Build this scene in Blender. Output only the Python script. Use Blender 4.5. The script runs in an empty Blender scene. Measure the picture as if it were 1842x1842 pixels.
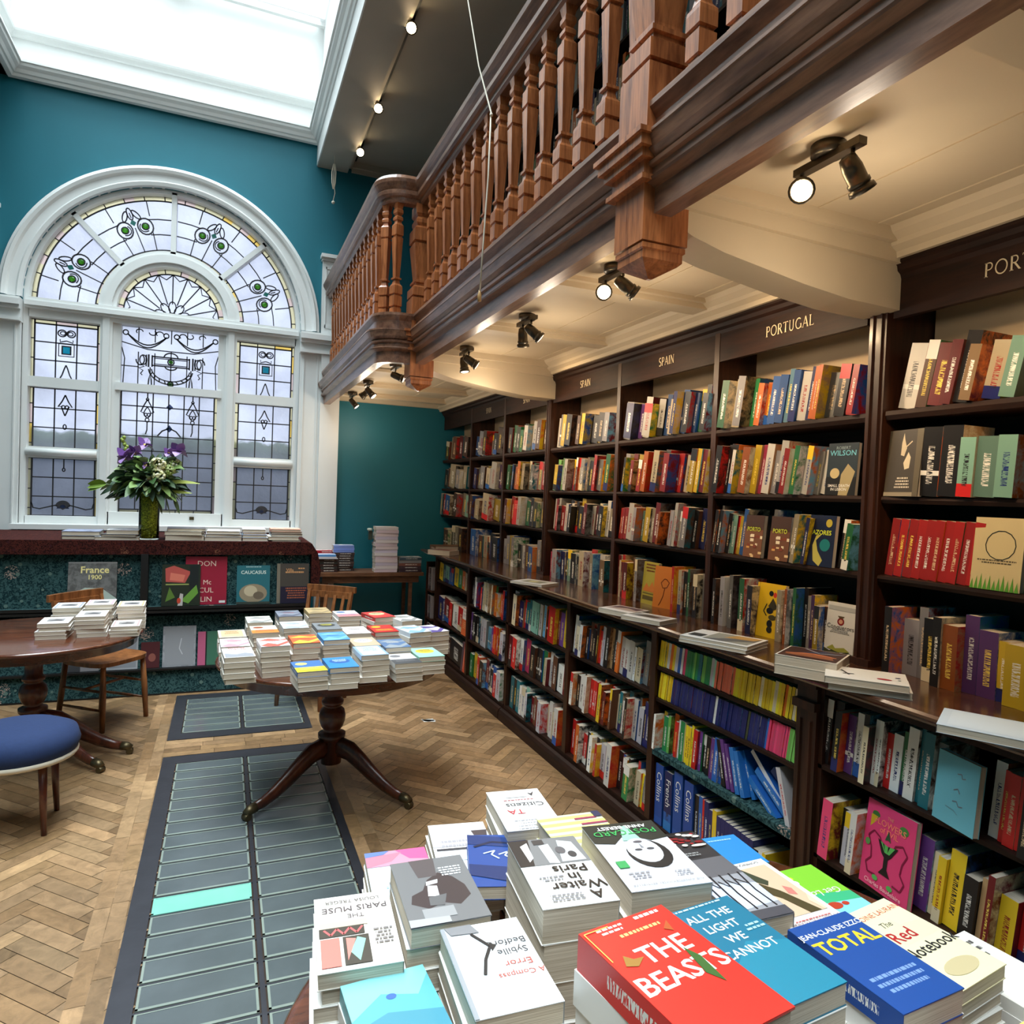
import bpy, math, random
from mathutils import Matrix, Vector
S = bpy.context.scene
COL = S.collection
PI = math.pi
rnd = random.Random(11)

# ---------------------------------------------------------------- camera, sky, lights, exposure
def set_camera():
    yaw, pitch, roll = math.radians(22.63437), math.radians(-1.34629), math.radians(2.18485)
    f = Vector((math.sin(yaw)*math.cos(pitch), math.cos(yaw)*math.cos(pitch), math.sin(pitch)))
    r = Vector((math.cos(yaw), -math.sin(yaw), 0)); u = r.cross(f)
    r2 = r*math.cos(roll) + u*math.sin(roll); u2 = -r*math.sin(roll) + u*math.cos(roll)
    cd = bpy.data.cameras.new('camera'); cd.sensor_width = 36; cd.lens = 24.334; cd.clip_start = .02
    c = bpy.data.objects.new('camera', cd); COL.objects.link(c)
    M = Matrix((r2, u2, -f)).transposed().to_4x4(); M.translation = Vector((0, 0, 1.65))
    c.matrix_world = M; S.camera = c
set_camera()
W = bpy.data.worlds.new('overcast_sky'); S.world = W; W.use_nodes = True
W.node_tree.nodes['Background'].inputs[0].default_value = (.90, .95, 1.0, 1)
W.node_tree.nodes['Background'].inputs[1].default_value = 1.0
S.view_settings.view_transform = 'Standard'; S.view_settings.look = 'None'
S.view_settings.gamma = 1; S.view_settings.exposure = .75; S.view_settings.use_curve_mapping = False
try:
    S.cycles.use_denoising = True; S.cycles.sample_clamp_indirect = 6; S.cycles.max_bounces = 8; S.cycles.adaptive_threshold = .03
    S.cycles.diffuse_bounces = 4; S.cycles.transmission_bounces = 6; S.cycles.transparent_max_bounces = 8
    S.cycles.caustics_reflective = False; S.cycles.caustics_refractive = True
except Exception: pass
def area(name, loc, rot, sx, sy, energy, color, portal=False):
    l = bpy.data.lights.new(name, 'AREA'); l.shape = 'RECTANGLE'; l.size = sx; l.size_y = sy
    l.energy = energy; l.color = color
    if portal: l.cycles.is_portal = True
    o = bpy.data.objects.new(name, l); COL.objects.link(o); o.location = loc; o.rotation_euler = rot
    return o
area('skylight_portal', (-.5, 2.15, 6.28), (0, 0, 0), 2.5, 10.2, 1, (1, 1, 1), True)
area('skylight_daylight', (-.5, 2.15, 6.26), (0, 0, 0), 2.5, 10.2, 330, (.86, .95, 1.0)).data.spread = math.radians(104)

# ---------------------------------------------------------------- helpers
def lin(c):
    o = []
    for x in c[:3]:
        x = max(0, x)/255
        o.append(x/12.92 if x <= .04045 else ((x+.055)/1.055)**2.4)
    return (o[0], o[1], o[2], 1)
HEX = dict(w=(236,232,224), c=(222,206,172), k=(28,26,28), n=(32,38,96), b=(40,92,168), l=(120,182,214), t=(24,112,124), g=(40,128,72),
           m=(150,206,184), y=(240,200,40), o=(226,112,36), r=(206,36,34), d=(112,22,28), p=(232,70,112), v=(104,60,132), s=(98,60,40),
           a=(186,148,104), e=(124,124,122), i=(190,188,196), q=(236,112,84), h=(120,190,90), j=(70,74,52))
CN = dict(w='white', c='cream', k='black', n='navy', b='blue', l='light blue', t='teal', g='green', m='mint', y='yellow', o='orange', r='red',
          d='maroon', p='pink', v='purple', s='brown', a='tan', e='grey', i='pale grey', q='coral', h='lime green', j='olive')
class G:
    """collects geometry of one mesh, with a colour, an ink colour and spine coordinates per face"""
    def __init__(s): s.v = []; s.f = []; s.c = []; s.k = []; s.u = []; s.m = []; s.sm = []
    def face(s, idx, col=(200,200,200), ink=None, uv=None, mi=0, sm=False):
        s.f.append(tuple(idx)); s.c.append(col); s.k.append(ink); s.u.append(uv); s.m.append(mi); s.sm.append(sm)
    def pts(s, P): n = len(s.v); s.v.extend([tuple(p) for p in P]); return n
    def quad(s, P, col=(200,200,200), **k): n = s.pts(P); s.face(range(n, n+len(P)), col, **k)
    def box(s, x0, y0, z0, x1, y1, z1, col=(200,200,200), mi=0, ink=None):
        n = s.pts([(x0,y0,z0),(x1,y0,z0),(x1,y1,z0),(x0,y1,z0),(x0,y0,z1),(x1,y0,z1),(x1,y1,z1),(x0,y1,z1)])
        for q in ((0,3,2,1),(4,5,6,7),(0,1,5,4),(1,2,6,5),(2,3,7,6),(3,0,4,7)): s.face([n+i for i in q], col, mi=mi)
    def prism(s, poly, ax, a, b, col=(200,200,200), mi=0):
        """2D polygon (the two other axes in order) extruded along axis ax from a to b"""
        def P(p, t):
            q = list(p); q.insert(ax, t); return q
        n = len(poly); i0 = s.pts([P(p, a) for p in poly]); i1 = s.pts([P(p, b) for p in poly])
        s.face([i0+i for i in range(n)][::-1], col, mi=mi); s.face([i1+i for i in range(n)], col, mi=mi)
        for i in range(n):
            j = (i+1) % n; s.face((i0+i, i0+j, i1+j, i1+i), col, mi=mi)
    def sweep(s, prof, path, col=(200,200,200), closed=False, mi=0, caps=True, sm=False):
        """profile of (outward offset, z) swept along a plan path; outward is to the left of the path"""
        n = len(path); rings = []
        for i in range(n):
            a = Vector(path[i-1]) if (i > 0 or closed) else None
            b = Vector(path[(i+1) % n]) if (i < n-1 or closed) else None
            p = Vector(path[i]); d1 = (p-a).normalized() if a is not None else (b-p).normalized()
            d2 = (b-p).normalized() if b is not None else d1
            n1 = Vector((-d1.y, d1.x)); n2 = Vector((-d2.y, d2.x)); m = (n1+n2)
            m = m.normalized() if m.length > 1e-6 else n1
            k = 1/max(.3, m.dot(n1))
            rings.append(s.pts([(p.x+m.x*k*o, p.y+m.y*k*o, z) for o, z in prof]))
        L = len(prof)
        for i in range(n if closed else n-1):
            r0, r1 = rings[i], rings[(i+1) % n]
            for j in range(L):
                jj = (j+1) % L; s.face((r0+j, r1+j, r1+jj, r0+jj), col, mi=mi, sm=sm)
        if caps and not closed:
            s.face([rings[0]+j for j in range(L)], col, mi=mi); s.face([rings[-1]+j for j in range(L)][::-1], col, mi=mi)
    def lathe(s, prof, x=0, y=0, seg=20, col=(200,200,200), z0=0, mi=0, sm=True, rot=0, hx=None):
        rings = []
        for z, r in prof:
            rings.append(s.pts([(x+r*math.cos(rot+2*PI*k/seg), y+r*math.sin(rot+2*PI*k/seg), z0+z) for k in range(seg)]))
        for a, b in zip(rings, rings[1:]):
            for k in range(seg):
                kk = (k+1) % seg; s.face((a+k, a+kk, b+kk, b+k), col, mi=mi, sm=sm)
        s.face([rings[0]+k for k in range(seg)][::-1], col, mi=mi); s.face([rings[-1]+k for k in range(seg)], col, mi=mi)
    def tube(s, P, r, seg=8, col=(200,200,200), mi=0, flat=None):
        """tube through points; r a number or a list; flat = (width factor, height factor) of the section"""
        P = [Vector(p) for p in P]; n = len(P); rings = []; up = Vector((0,0,1))
        for i, p in enumerate(P):
            d = (P[min(i+1, n-1)]-P[max(i-1, 0)]).normalized()
            a = d.cross(up) if abs(d.z) < .98 else d.cross(Vector((0,1,0)))
            a.normalize(); b = a.cross(d); rr = r[i] if isinstance(r, (list, tuple)) else r
            fa, fb = flat or (1, 1)
            rings.append(s.pts([p+a*rr*fa*math.cos(2*PI*k/seg+PI/seg)+b*rr*fb*math.sin(2*PI*k/seg+PI/seg) for k in range(seg)]))
        for a, b in zip(rings, rings[1:]):
            for k in range(seg):
                kk = (k+1) % seg; s.face((a+k, b+k, b+kk, a+kk), col, mi=mi, sm=seg > 5)
        s.face([rings[0]+k for k in range(seg)], col, mi=mi); s.face([rings[-1]+k for k in range(seg)][::-1], col, mi=mi)
    def ball(s, c, r, col=(200,200,200), seg=8, rings=5, sq=(1,1,1)):
        n0 = []
        for i in range(1, rings):
            t = PI*i/rings
            n0.append(s.pts([(c[0]+sq[0]*r*math.sin(t)*math.cos(2*PI*k/seg), c[1]+sq[1]*r*math.sin(t)*math.sin(2*PI*k/seg), c[2]+sq[2]*r*math.cos(t)) for k in range(seg)]))
        T = s.pts([(c[0],c[1],c[2]+sq[2]*r)]); B = s.pts([(c[0],c[1],c[2]-sq[2]*r)])
        for k in range(seg):
            kk = (k+1) % seg; s.face((T, n0[0]+k, n0[0]+kk), col, sm=True); s.face((B, n0[-1]+kk, n0[-1]+k), col, sm=True)
            for a, b in zip(n0, n0[1:]): s.face((a+k, b+k, b+kk, a+kk), col, sm=True)
    def xf(s, M, i0=0):
        for i in range(i0, len(s.v)): s.v[i] = tuple(M @ Vector(s.v[i]))
    def add(s, g, M=None):
        n = len(s.v); s.v.extend([tuple(M @ Vector(p)) for p in g.v] if M is not None else g.v)
        s.f.extend([tuple(n+i for i in f) for f in g.f]); s.c += g.c; s.k += g.k; s.u += g.u; s.m += g.m; s.sm += g.sm
    def mesh(s, name, mats, colour=True):
        me = bpy.data.meshes.new(name); me.from_pydata(s.v, [], s.f)
        if not isinstance(mats, (list, tuple)): mats = [mats]
        for m in mats: me.materials.append(m)
        me.polygons.foreach_set('material_index', s.m); me.polygons.foreach_set('use_smooth', s.sm)
        if colour:
            ca = me.color_attributes.new('Col', 'FLOAT_COLOR', 'CORNER'); d = []
            for f, c in zip(s.f, s.c): d.extend(lin(c)*len(f))
            ca.data.foreach_set('color', d)
            if any(k is not None for k in s.k):
                ik = me.color_attributes.new('Ink', 'FLOAT_COLOR', 'CORNER'); d = []; uvl = me.uv_layers.new(name='UVMap'); e = []
                for f, c, k, u in zip(s.f, s.c, s.k, s.u):
                    d.extend((lin(k) if k is not None else lin(c))*len(f))
                    if u is not None:
                        for q in u: e.extend(q)
                    else: e.extend((0., -5.)*len(f))
                ik.data.foreach_set('color', d); uvl.data.foreach_set('uv', e)
        me.update(); return me
    def obj(s, name, mats, parent=None, colour=True, loc=None, M=None):
        o = bpy.data.objects.new(name, s.mesh(name, mats, colour)); COL.objects.link(o)
        if parent is not None: o.parent = parent
        if loc is not None: o.location = loc
        if M is not None: o.matrix_world = M
        return o
def thing(name, label, cat, loc=(0,0,0), rz=0, group=None):
    o = bpy.data.objects.new(name, None); COL.objects.link(o); o.location = loc; o.rotation_euler = (0,0,rz)
    o.empty_display_size = .1; return tag(o, label, cat, group)
def tag(o, label, cat, group=None, kind=None):
    o['label'] = label; o['category'] = cat
    if group: o['group'] = group
    if kind: o['kind'] = kind
    return o
def struct(g, name, mats, colour=True):
    o = g.obj(name, mats, None, colour); o['kind'] = 'structure'; return o
def rebase(t, *kids):
    """things built in world coordinates: put their origin at the Empty"""
    inv = Matrix.Translation(-Vector(t.location))
    for k in kids: k.data.transform(inv)

# ---------------------------------------------------------------- materials
def newmat(name):
    m = bpy.data.materials.new(name); m.use_nodes = True; nt = m.node_tree
    return m, nt, nt.nodes['Principled BSDF']
def N(nt, t, **k):
    n = nt.nodes.new(t)
    for a, b in k.items():
        if a == 'inp':
            for i, v in b.items(): n.inputs[i].default_value = v
        else: setattr(n, a, b)
    return n
def paint(name, c, rough=.5, var=.06, bump=.0, metal=0, scale=6):
    m, nt, p = newmat(name); L = nt.links.new
    tc = N(nt, 'ShaderNodeTexCoord'); no = N(nt, 'ShaderNodeTexNoise', inp={'Scale': scale, 'Detail': 4}); L(tc.outputs['Object'], no.inputs['Vector'])
    a = lin(c); mx = N(nt, 'ShaderNodeMix', data_type='RGBA'); L(no.outputs['Fac'], mx.inputs[0])
    mx.inputs[6].default_value = tuple(x*(1-var) for x in a[:3])+(1,); mx.inputs[7].default_value = tuple(min(1, x*(1+var)) for x in a[:3])+(1,)
    L(mx.outputs[2], p.inputs['Base Color']); p.inputs['Roughness'].default_value = rough; p.inputs['Metallic'].default_value = metal
    if bump:
        b = N(nt, 'ShaderNodeBump', inp={'Strength': bump, 'Distance': .01}); L(no.outputs['Fac'], b.inputs['Height']); L(b.outputs[0], p.inputs['Normal'])
    return m
def wood(name, c1, c2, rough=.35, sc=(14, 14, 1.2), coat=.0, wear=None, spec=.5):
    """streaky grain, long in the direction whose scale is small"""
    m, nt, p = newmat(name); L = nt.links.new
    tc = N(nt, 'ShaderNodeTexCoord'); mp = N(nt, 'ShaderNodeMapping'); mp.inputs['Scale'].default_value = sc; L(tc.outputs['Object'], mp.inputs[0])
    n1 = N(nt, 'ShaderNodeTexNoise', inp={'Scale': 2.2, 'Detail': 6, 'Roughness': .6, 'Distortion': .6}); L(mp.outputs[0], n1.inputs['Vector'])
    n2 = N(nt, 'ShaderNodeTexNoise', inp={'Scale': 9., 'Detail': 3}); L(mp.outputs[0], n2.inputs['Vector'])
    ad = N(nt, 'ShaderNodeMath', operation='MULTIPLY_ADD'); ad.inputs[1].default_value = .35; L(n2.outputs['Fac'], ad.inputs[0]); L(n1.outputs['Fac'], ad.inputs[2])
    r = N(nt, 'ShaderNodeValToRGB'); r.color_ramp.elements[0].position = .45; r.color_ramp.elements[1].position = .85
    r.color_ramp.elements[0].color = lin(c1); r.color_ramp.elements[1].color = lin(c2); L(ad.outputs[0], r.inputs[0])
    L(r.outputs[0], p.inputs['Base Color']); p.inputs['Roughness'].default_value = rough; p.inputs['Coat Weight'].default_value = coat
    p.inputs['Coat Roughness'].default_value = .15; p.inputs['Specular IOR Level'].default_value = spec
    b = N(nt, 'ShaderNodeBump', inp={'Strength': .08, 'Distance': .004}); L(ad.outputs[0], b.inputs['Height']); L(b.outputs[0], p.inputs['Normal'])
    return m
def vcol(name, rough=.4, spec=.5, var=0, ink=False, coat=0):
    m, nt, p = newmat(name); L = nt.links.new
    at = N(nt, 'ShaderNodeAttribute', attribute_name='Col'); out = at.outputs['Color']
    if ink:   # lettering down the spine and loose pictures on the covers
        ik = N(nt, 'ShaderNodeAttribute', attribute_name='Ink'); uv = N(nt, 'ShaderNodeUVMap', uv_map='UVMap')
        sp = N(nt, 'ShaderNodeSeparateXYZ'); L(uv.outputs[0], sp.inputs[0])
        mp = N(nt, 'ShaderNodeMapping'); mp.inputs['Scale'].default_value = (84, 2.6, 1); L(uv.outputs[0], mp.inputs[0])
        no = N(nt, 'ShaderNodeTexNoise', noise_dimensions='2D', inp={'Scale': 1., 'Detail': 1}); L(mp.outputs[0], no.inputs['Vector'])
        g1 = N(nt, 'ShaderNodeMath', operation='GREATER_THAN'); g1.inputs[1].default_value = .5; L(no.outputs['Fac'], g1.inputs[0])
        fr = N(nt, 'ShaderNodeMath', operation='FRACT'); L(sp.outputs[0], fr.inputs[0])
        a = N(nt, 'ShaderNodeMath', operation='COMPARE'); a.inputs[1].default_value = .45; a.inputs[2].default_value = .27; L(fr.outputs[0], a.inputs[0])
        b = N(nt, 'ShaderNodeMath', operation='COMPARE'); b.inputs[1].default_value = .5; b.inputs[2].default_value = .17; L(sp.outputs[1], b.inputs[0])
        m1 = N(nt, 'ShaderNodeMath', operation='MULTIPLY'); L(g1.outputs[0], m1.inputs[0]); L(a.outputs[0], m1.inputs[1])
        m2 = N(nt, 'ShaderNodeMath', operation='MULTIPLY'); m2.use_clamp = True; L(m1.outputs[0], m2.inputs[0]); L(b.outputs[0], m2.inputs[1])
        # cover picture: v > 10
        mp2 = N(nt, 'ShaderNodeMapping'); mp2.inputs['Scale'].default_value = (3.2, 3.2, 1); L(uv.outputs[0], mp2.inputs[0])
        n3 = N(nt, 'ShaderNodeTexNoise', noise_dimensions='2D', inp={'Scale': .75, 'Detail': 6, 'Roughness': .7, 'Distortion': .3}); L(mp2.outputs[0], n3.inputs['Vector'])
        rp = N(nt, 'ShaderNodeMapRange'); rp.inputs[1].default_value = .38; rp.inputs[2].default_value = .60; L(n3.outputs['Fac'], rp.inputs[0])
        gv = N(nt, 'ShaderNodeMath', operation='GREATER_THAN'); gv.inputs[1].default_value = 5; L(sp.outputs[1], gv.inputs[0])
        m3 = N(nt, 'ShaderNodeMath', operation='MULTIPLY'); L(rp.outputs[0], m3.inputs[0]); L(gv.outputs[0], m3.inputs[1])
        ad = N(nt, 'ShaderNodeMath', operation='MAXIMUM'); L(m2.outputs[0], ad.inputs[0]); L(m3.outputs[0], ad.inputs[1])
        mx = N(nt, 'ShaderNodeMix', data_type='RGBA'); L(ad.outputs[0], mx.inputs[0]); L(out, mx.inputs[6]); L(ik.outputs['Color'], mx.inputs[7]); out = mx.outputs[2]
    if var:
        tc = N(nt, 'ShaderNodeTexCoord'); no = N(nt, 'ShaderNodeTexNoise', inp={'Scale': var, 'Detail': 5}); L(tc.outputs['Object'], no.inputs['Vector'])
        rp = N(nt, 'ShaderNodeMapRange'); rp.inputs[3].default_value = .72; rp.inputs[4].default_value = 1.22; L(no.outputs['Fac'], rp.inputs[0])
        mx = N(nt, 'ShaderNodeMix', data_type='RGBA', blend_type='MULTIPLY'); mx.inputs[0].default_value = 1; L(out, mx.inputs[6])
        cb = N(nt, 'ShaderNodeCombineColor'); [L(rp.outputs[0], cb.inputs[i]) for i in range(3)]; L(cb.outputs[0], mx.inputs[7]); out = mx.outputs[2]
    L(out, p.inputs['Base Color']); p.inputs['Roughness'].default_value = rough; p.inputs['Specular IOR Level'].default_value = spec; p.inputs['Coat Weight'].default_value = coat
    return m
def emit(name, c, st):
    m, nt, p = newmat(name); p.inputs['Base Color'].default_value = c; p.inputs['Emission Color'].default_value = c; p.inputs['Emission Strength'].default_value = st
    return m
PRINT = vcol('printed_cover', .38, .45, ink=True)
INK = vcol('printed_colours', .4, .4)
def pages_mat():
    m, nt, p = newmat('paper_pages'); L = nt.links.new
    tc = N(nt, 'ShaderNodeTexCoord'); mp = N(nt, 'ShaderNodeMapping'); mp.inputs['Scale'].default_value = (900, 6, 6); L(tc.outputs['Object'], mp.inputs[0])
    no = N(nt, 'ShaderNodeTexNoise', inp={'Scale': 1, 'Detail': 2}); L(mp.outputs[0], no.inputs['Vector'])
    r = N(nt, 'ShaderNodeValToRGB'); r.color_ramp.elements[0].position = .3; r.color_ramp.elements[1].position = .7
    r.color_ramp.elements[0].color = lin((176,160,138)); r.color_ramp.elements[1].color = lin((222,210,192)); L(no.outputs['Fac'], r.inputs[0])
    L(r.outputs[0], p.inputs['Base Color']); p.inputs['Roughness'].default_value = .8; return m
PAGES = pages_mat()
def carpet(name, base, dark, a, b, sc=9):
    m, nt, p = newmat(name); L = nt.links.new
    tc = N(nt, 'ShaderNodeTexCoord'); n1 = N(nt, 'ShaderNodeTexNoise', inp={'Scale': sc*4.5, 'Detail': 2, 'Distortion': 1.8}); L(tc.outputs['Object'], n1.inputs['Vector'])
    v = N(nt, 'ShaderNodeTexVoronoi', inp={'Scale': sc*.42}); L(tc.outputs['Object'], v.inputs['Vector'])
    w = N(nt, 'ShaderNodeTexVoronoi', inp={'Scale': sc*1.3}); L(tc.outputs['Object'], w.inputs['Vector'])
    r = N(nt, 'ShaderNodeValToRGB'); r.color_ramp.elements[0].position = .42; r.color_ramp.elements[1].position = .56
    r.color_ramp.elements[0].color = lin(dark); r.color_ramp.elements[1].color = lin(base); L(n1.outputs['Fac'], r.inputs[0])
    lt = N(nt, 'ShaderNodeMath', operation='LESS_THAN'); lt.inputs[1].default_value = .2; L(v.outputs['Distance'], lt.inputs[0])
    gt = N(nt, 'ShaderNodeMath', operation='GREATER_THAN'); gt.inputs[1].default_value = .56; L(n1.outputs['Fac'], gt.inputs[0])
    mu = N(nt, 'ShaderNodeMath', operation='MULTIPLY'); L(lt.outputs[0], mu.inputs[0]); L(gt.outputs[0], mu.inputs[1])
    mx = N(nt, 'ShaderNodeMix', data_type='RGBA'); L(mu.outputs[0], mx.inputs[0]); L(r.outputs[0], mx.inputs[6]); mx.inputs[7].default_value = lin(a)
    lt2 = N(nt, 'ShaderNodeMath', operation='LESS_THAN'); lt2.inputs[1].default_value = .16; L(w.outputs['Distance'], lt2.inputs[0])
    mx2 = N(nt, 'ShaderNodeMix', data_type='RGBA'); L(lt2.outputs[0], mx2.inputs[0]); L(mx.outputs[2], mx2.inputs[6]); mx2.inputs[7].default_value = lin(b)
    L(mx2.outputs[2], p.inputs['Base Color']); p.inputs['Roughness'].default_value = .95; p.inputs['Specular IOR Level'].default_value = .1
    return m
M_teal = paint('teal_wall_paint', (11,106,122), .55, .05, .02)
M_white = paint('white_gloss_paint', (222,224,222), .4, .03, .01)
M_cream = paint('cream_ceiling_paint', (206,188,158), .6, .05, .02)
M_greyceil = paint('grey_ceiling_paint', (176,170,158), .7, .05)
M_wallback = paint('beige_wall_paint', (188,164,132), .7, .06)
M_gal = wood('gallery_mahogany', (82,51,38), (150,108,84), .34, (9,1.1,9), .25)
M_bal = wood('baluster_mahogany', (108,54,26), (190,116,68), .32, (16,16,1.4), .25)
M_case = wood('bookcase_dark_oak', (22,11,7), (48,25,15), .55, (12,1.2,12), .0, spec=.25)
M_casev = wood('bookcase_dark_oak_upright', (30,15,9), (66,34,19), .42, (12,12,1.2), .1, spec=.4)
M_counter = wood('counter_polished_oak', (44,24,15), (92,58,38), .22, (8,.9,8), .5)
M_table = wood('table_mahogany', (52,24,14), (104,56,34), .2, (2,11,11), .5)
M_tableleg = wood('table_leg_mahogany', (54,22,12), (104,48,26), .3, (9,9,2), .3)
M_chair = wood('chair_elm', (96,56,28), (158,100,56), .38, (12,12,2), .15)
M_bench = wood('side_table_oak', (70,44,28), (128,86,58), .45, (2,10,10), .1)
M_carpet = carpet('teal_floral_carpet', (60,90,90), (24,46,50), (170,146,134), (98,120,112))
M_maroon = carpet('maroon_pattern_carpet', (78,36,30), (36,18,18), (116,76,58), (60,30,34), 14)
M_brass = paint('dull_brass', (96,84,60), .4, .1, 0, .8)
M_metal = paint('dark_bronze_metal', (92,84,72), .35, .06, 0, .85)
M_black = paint('black_paint', (14,12,12), .5)
M_lead = paint('window_lead', (44,42,46), .5)
M_gold = paint('sign_gold_leaf', (214,196,160), .5)
M_cord = paint('cotton_cord', (216,206,188), .8)
# ---------------------------------------------------------------- the room
YW = 7.3; XW = 2.45; ZC = 2.62; XL, YB = -3.2, -3.2
# parquet floor laid in herringbone, blocks tinted one by one
def floor():
    g = G(); g.box(XL-.1, YB-.1, -.12, XW+.1, YW+.2, -.004, (58,40,26))
    holes = [(-.30,4.87,.61,5.90), (-.30,1.60,.60,4.58)]
    def hole(x0,y0,x1,y1): return any(x1 > a+.001 and x0 < c-.001 and y1 > b+.001 and y0 < d-.001 for a,b,c,d in holes)
    def clipped(P):
        cx = sum(p[0] for p in P)/4; cy = sum(p[1] for p in P)/4
        return XL < cx < XW and YB < cy < YW and not (-.25 < cx < .55 and 1.65 < cy < 5.85)
    w, l = .072, .288; n = 4; gap = .0012; base = [(164,130,94), (150,118,82), (172,138,100), (158,124,88), (142,110,76), (166,132,96)]
    q = math.sqrt(.5)
    R = range(-60, 90)
    for i in R:
        for j in range(-30, 30):
            # herringbone lattice in rotated frame
            for k, (ox, oy, lx, ly) in enumerate(((0, 0, l, w), (0, w, w, l))):
                x0 = i*w+ox + j*l*1.0; y0 = i*w+oy - j*l*1.0
                u0, u1, v0, v1 = x0+gap, x0+lx-gap, y0+gap, y0+ly-gap
                P = [((u-v)*q+.4, (u+v)*q+2.0, 0) for u, v in ((u0,v0),(u1,v0),(u1,v1),(u0,v1))]
                if clipped(P):
                    c = rnd.choice(base); f = rnd.uniform(.86, 1.1); g.quad(P, tuple(x*f for x in c))
    # border blocks around the pavement lights
    def strip(x0, y0, x1, y1, along):
        t = (x0 if along == 'x' else y0); e = (x1 if along == 'x' else y1)
        while t < e-.02:
            s = min(rnd.uniform(.2, .3), e-t); c = rnd.choice(base); f = rnd.uniform(.86, 1.12); c = tuple(x*f for x in c)
            if along == 'x': g.quad([(t+gap,y0+gap,.0012),(t+s-gap,y0+gap,.0012),(t+s-gap,y1-gap,.0012),(t+gap,y1-gap,.0012)], c)
            else: g.quad([(x0+gap,t+gap,.0012),(x1-gap,t+gap,.0012),(x1-gap,t+s-gap,.0012),(x0+gap,t+s-gap,.0012)], c)
            t += s
    for x0, x1 in ((-.42,-.36), (-.36,-.30), (.60,.66), (.66,.72)): strip(x0, 1.48, x1, 6.0, 'y')
    for k in range(4): strip(-.30, 4.585+k*.071, .60, 4.585+(k+1)*.071, 'x')
    strip(-.30, 1.48, .60, 1.60, 'x'); strip(-.30, 5.90, .60, 6.0, 'x')
    m = vcol('parquet_oak', .42, .4, var=0); nt = m.node_tree; p = nt.nodes['Principled BSDF']; L = nt.links.new
    at = [x for x in nt.nodes if x.type == 'ATTRIBUTE'][0]; tc = N(nt, 'ShaderNodeTexCoord')
    n1 = N(nt, 'ShaderNodeTexNoise', inp={'Scale': 14, 'Detail': 8, 'Roughness': .7, 'Distortion': 1.2}); L(tc.outputs['Object'], n1.inputs['Vector'])
    n2 = N(nt, 'ShaderNodeTexNoise', inp={'Scale': 1.1, 'Detail': 4}); L(tc.outputs['Object'], n2.inputs['Vector'])
    r1 = N(nt, 'ShaderNodeMapRange'); r1.inputs[1].default_value = .3; r1.inputs[2].default_value = .7; r1.inputs[3].default_value = .62; r1.inputs[4].default_value = 1.15; L(n1.outputs['Fac'], r1.inputs[0])
    r2 = N(nt, 'ShaderNodeMapRange'); r2.inputs[1].default_value = .3; r2.inputs[2].default_value = .7; r2.inputs[3].default_value = .66; r2.inputs[4].default_value = 1.1; L(n2.outputs['Fac'], r2.inputs[0])
    mm = N(nt, 'ShaderNodeMath', operation='MULTIPLY'); L(r1.outputs[0], mm.inputs[0]); L(r2.outputs[0], mm.inputs[1])
    cb = N(nt, 'ShaderNodeCombineColor'); [L(mm.outputs[0], cb.inputs[i]) for i in range(3)]
    mx = N(nt, 'ShaderNodeMix', data_type='RGBA', blend_type='MULTIPLY'); mx.inputs[0].default_value = 1; L(at.outputs['Color'], mx.inputs[6]); L(cb.outputs[0], mx.inputs[7]); L(mx.outputs[2], p.inputs['Base Color'])
    rr = N(nt, 'ShaderNodeMapRange'); rr.inputs[3].default_value = .3; rr.inputs[4].default_value = .6; L(n1.outputs['Fac'], rr.inputs[0]); L(rr.outputs[0], p.inputs['Roughness'])
    struct(g, 'floor', m)
floor()

# walls with the arched window opening (centre x -0.5, springing z 3.22, radius 1.18)
CXW, ZS, RO = -.50, 3.22, 1.17
def walls():
    g = G(); y = YW
    # end wall as strips around the arched opening
    xa, xb = CXW-RO, CXW+RO; z0, z1 = 1.24, 6.2
    g.box(XL-.1, y, -.1, xa, y+.25, z1); g.box(xb, y, -.1, XW+.1, y+.25, z1); g.box(xa, y, -.1, xb, y+.25, z0)
    n = 40
    for k in range(n):
        a0, a1 = PI*k/n, PI*(k+1)/n
        x0, x1 = CXW-RO*math.cos(a0), CXW-RO*math.cos(a1); h0, h1 = ZS+RO*math.sin(a0), ZS+RO*math.sin(a1)
        g.prism([(x0,h0),(x1,h1),(x1,z1),(x0,z1)], 1, y, y+.25)
    struct(g, 'wall_window', M_teal)
    g = G(); g.box(XL-.2, YB, -.1, XL, YW, 5.1); struct(g, 'wall_left', M_teal)
    g = G(); g.box(XL-.2, YB-.2, -.1, XW+.2, YB, 6.3); struct(g, 'wall_back', M_teal)
    g = G(); g.box(XW, YB, -.1, XW+.2, YW+.2, 5.1); struct(g, 'wall_right', M_wallback)
walls()
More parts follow.
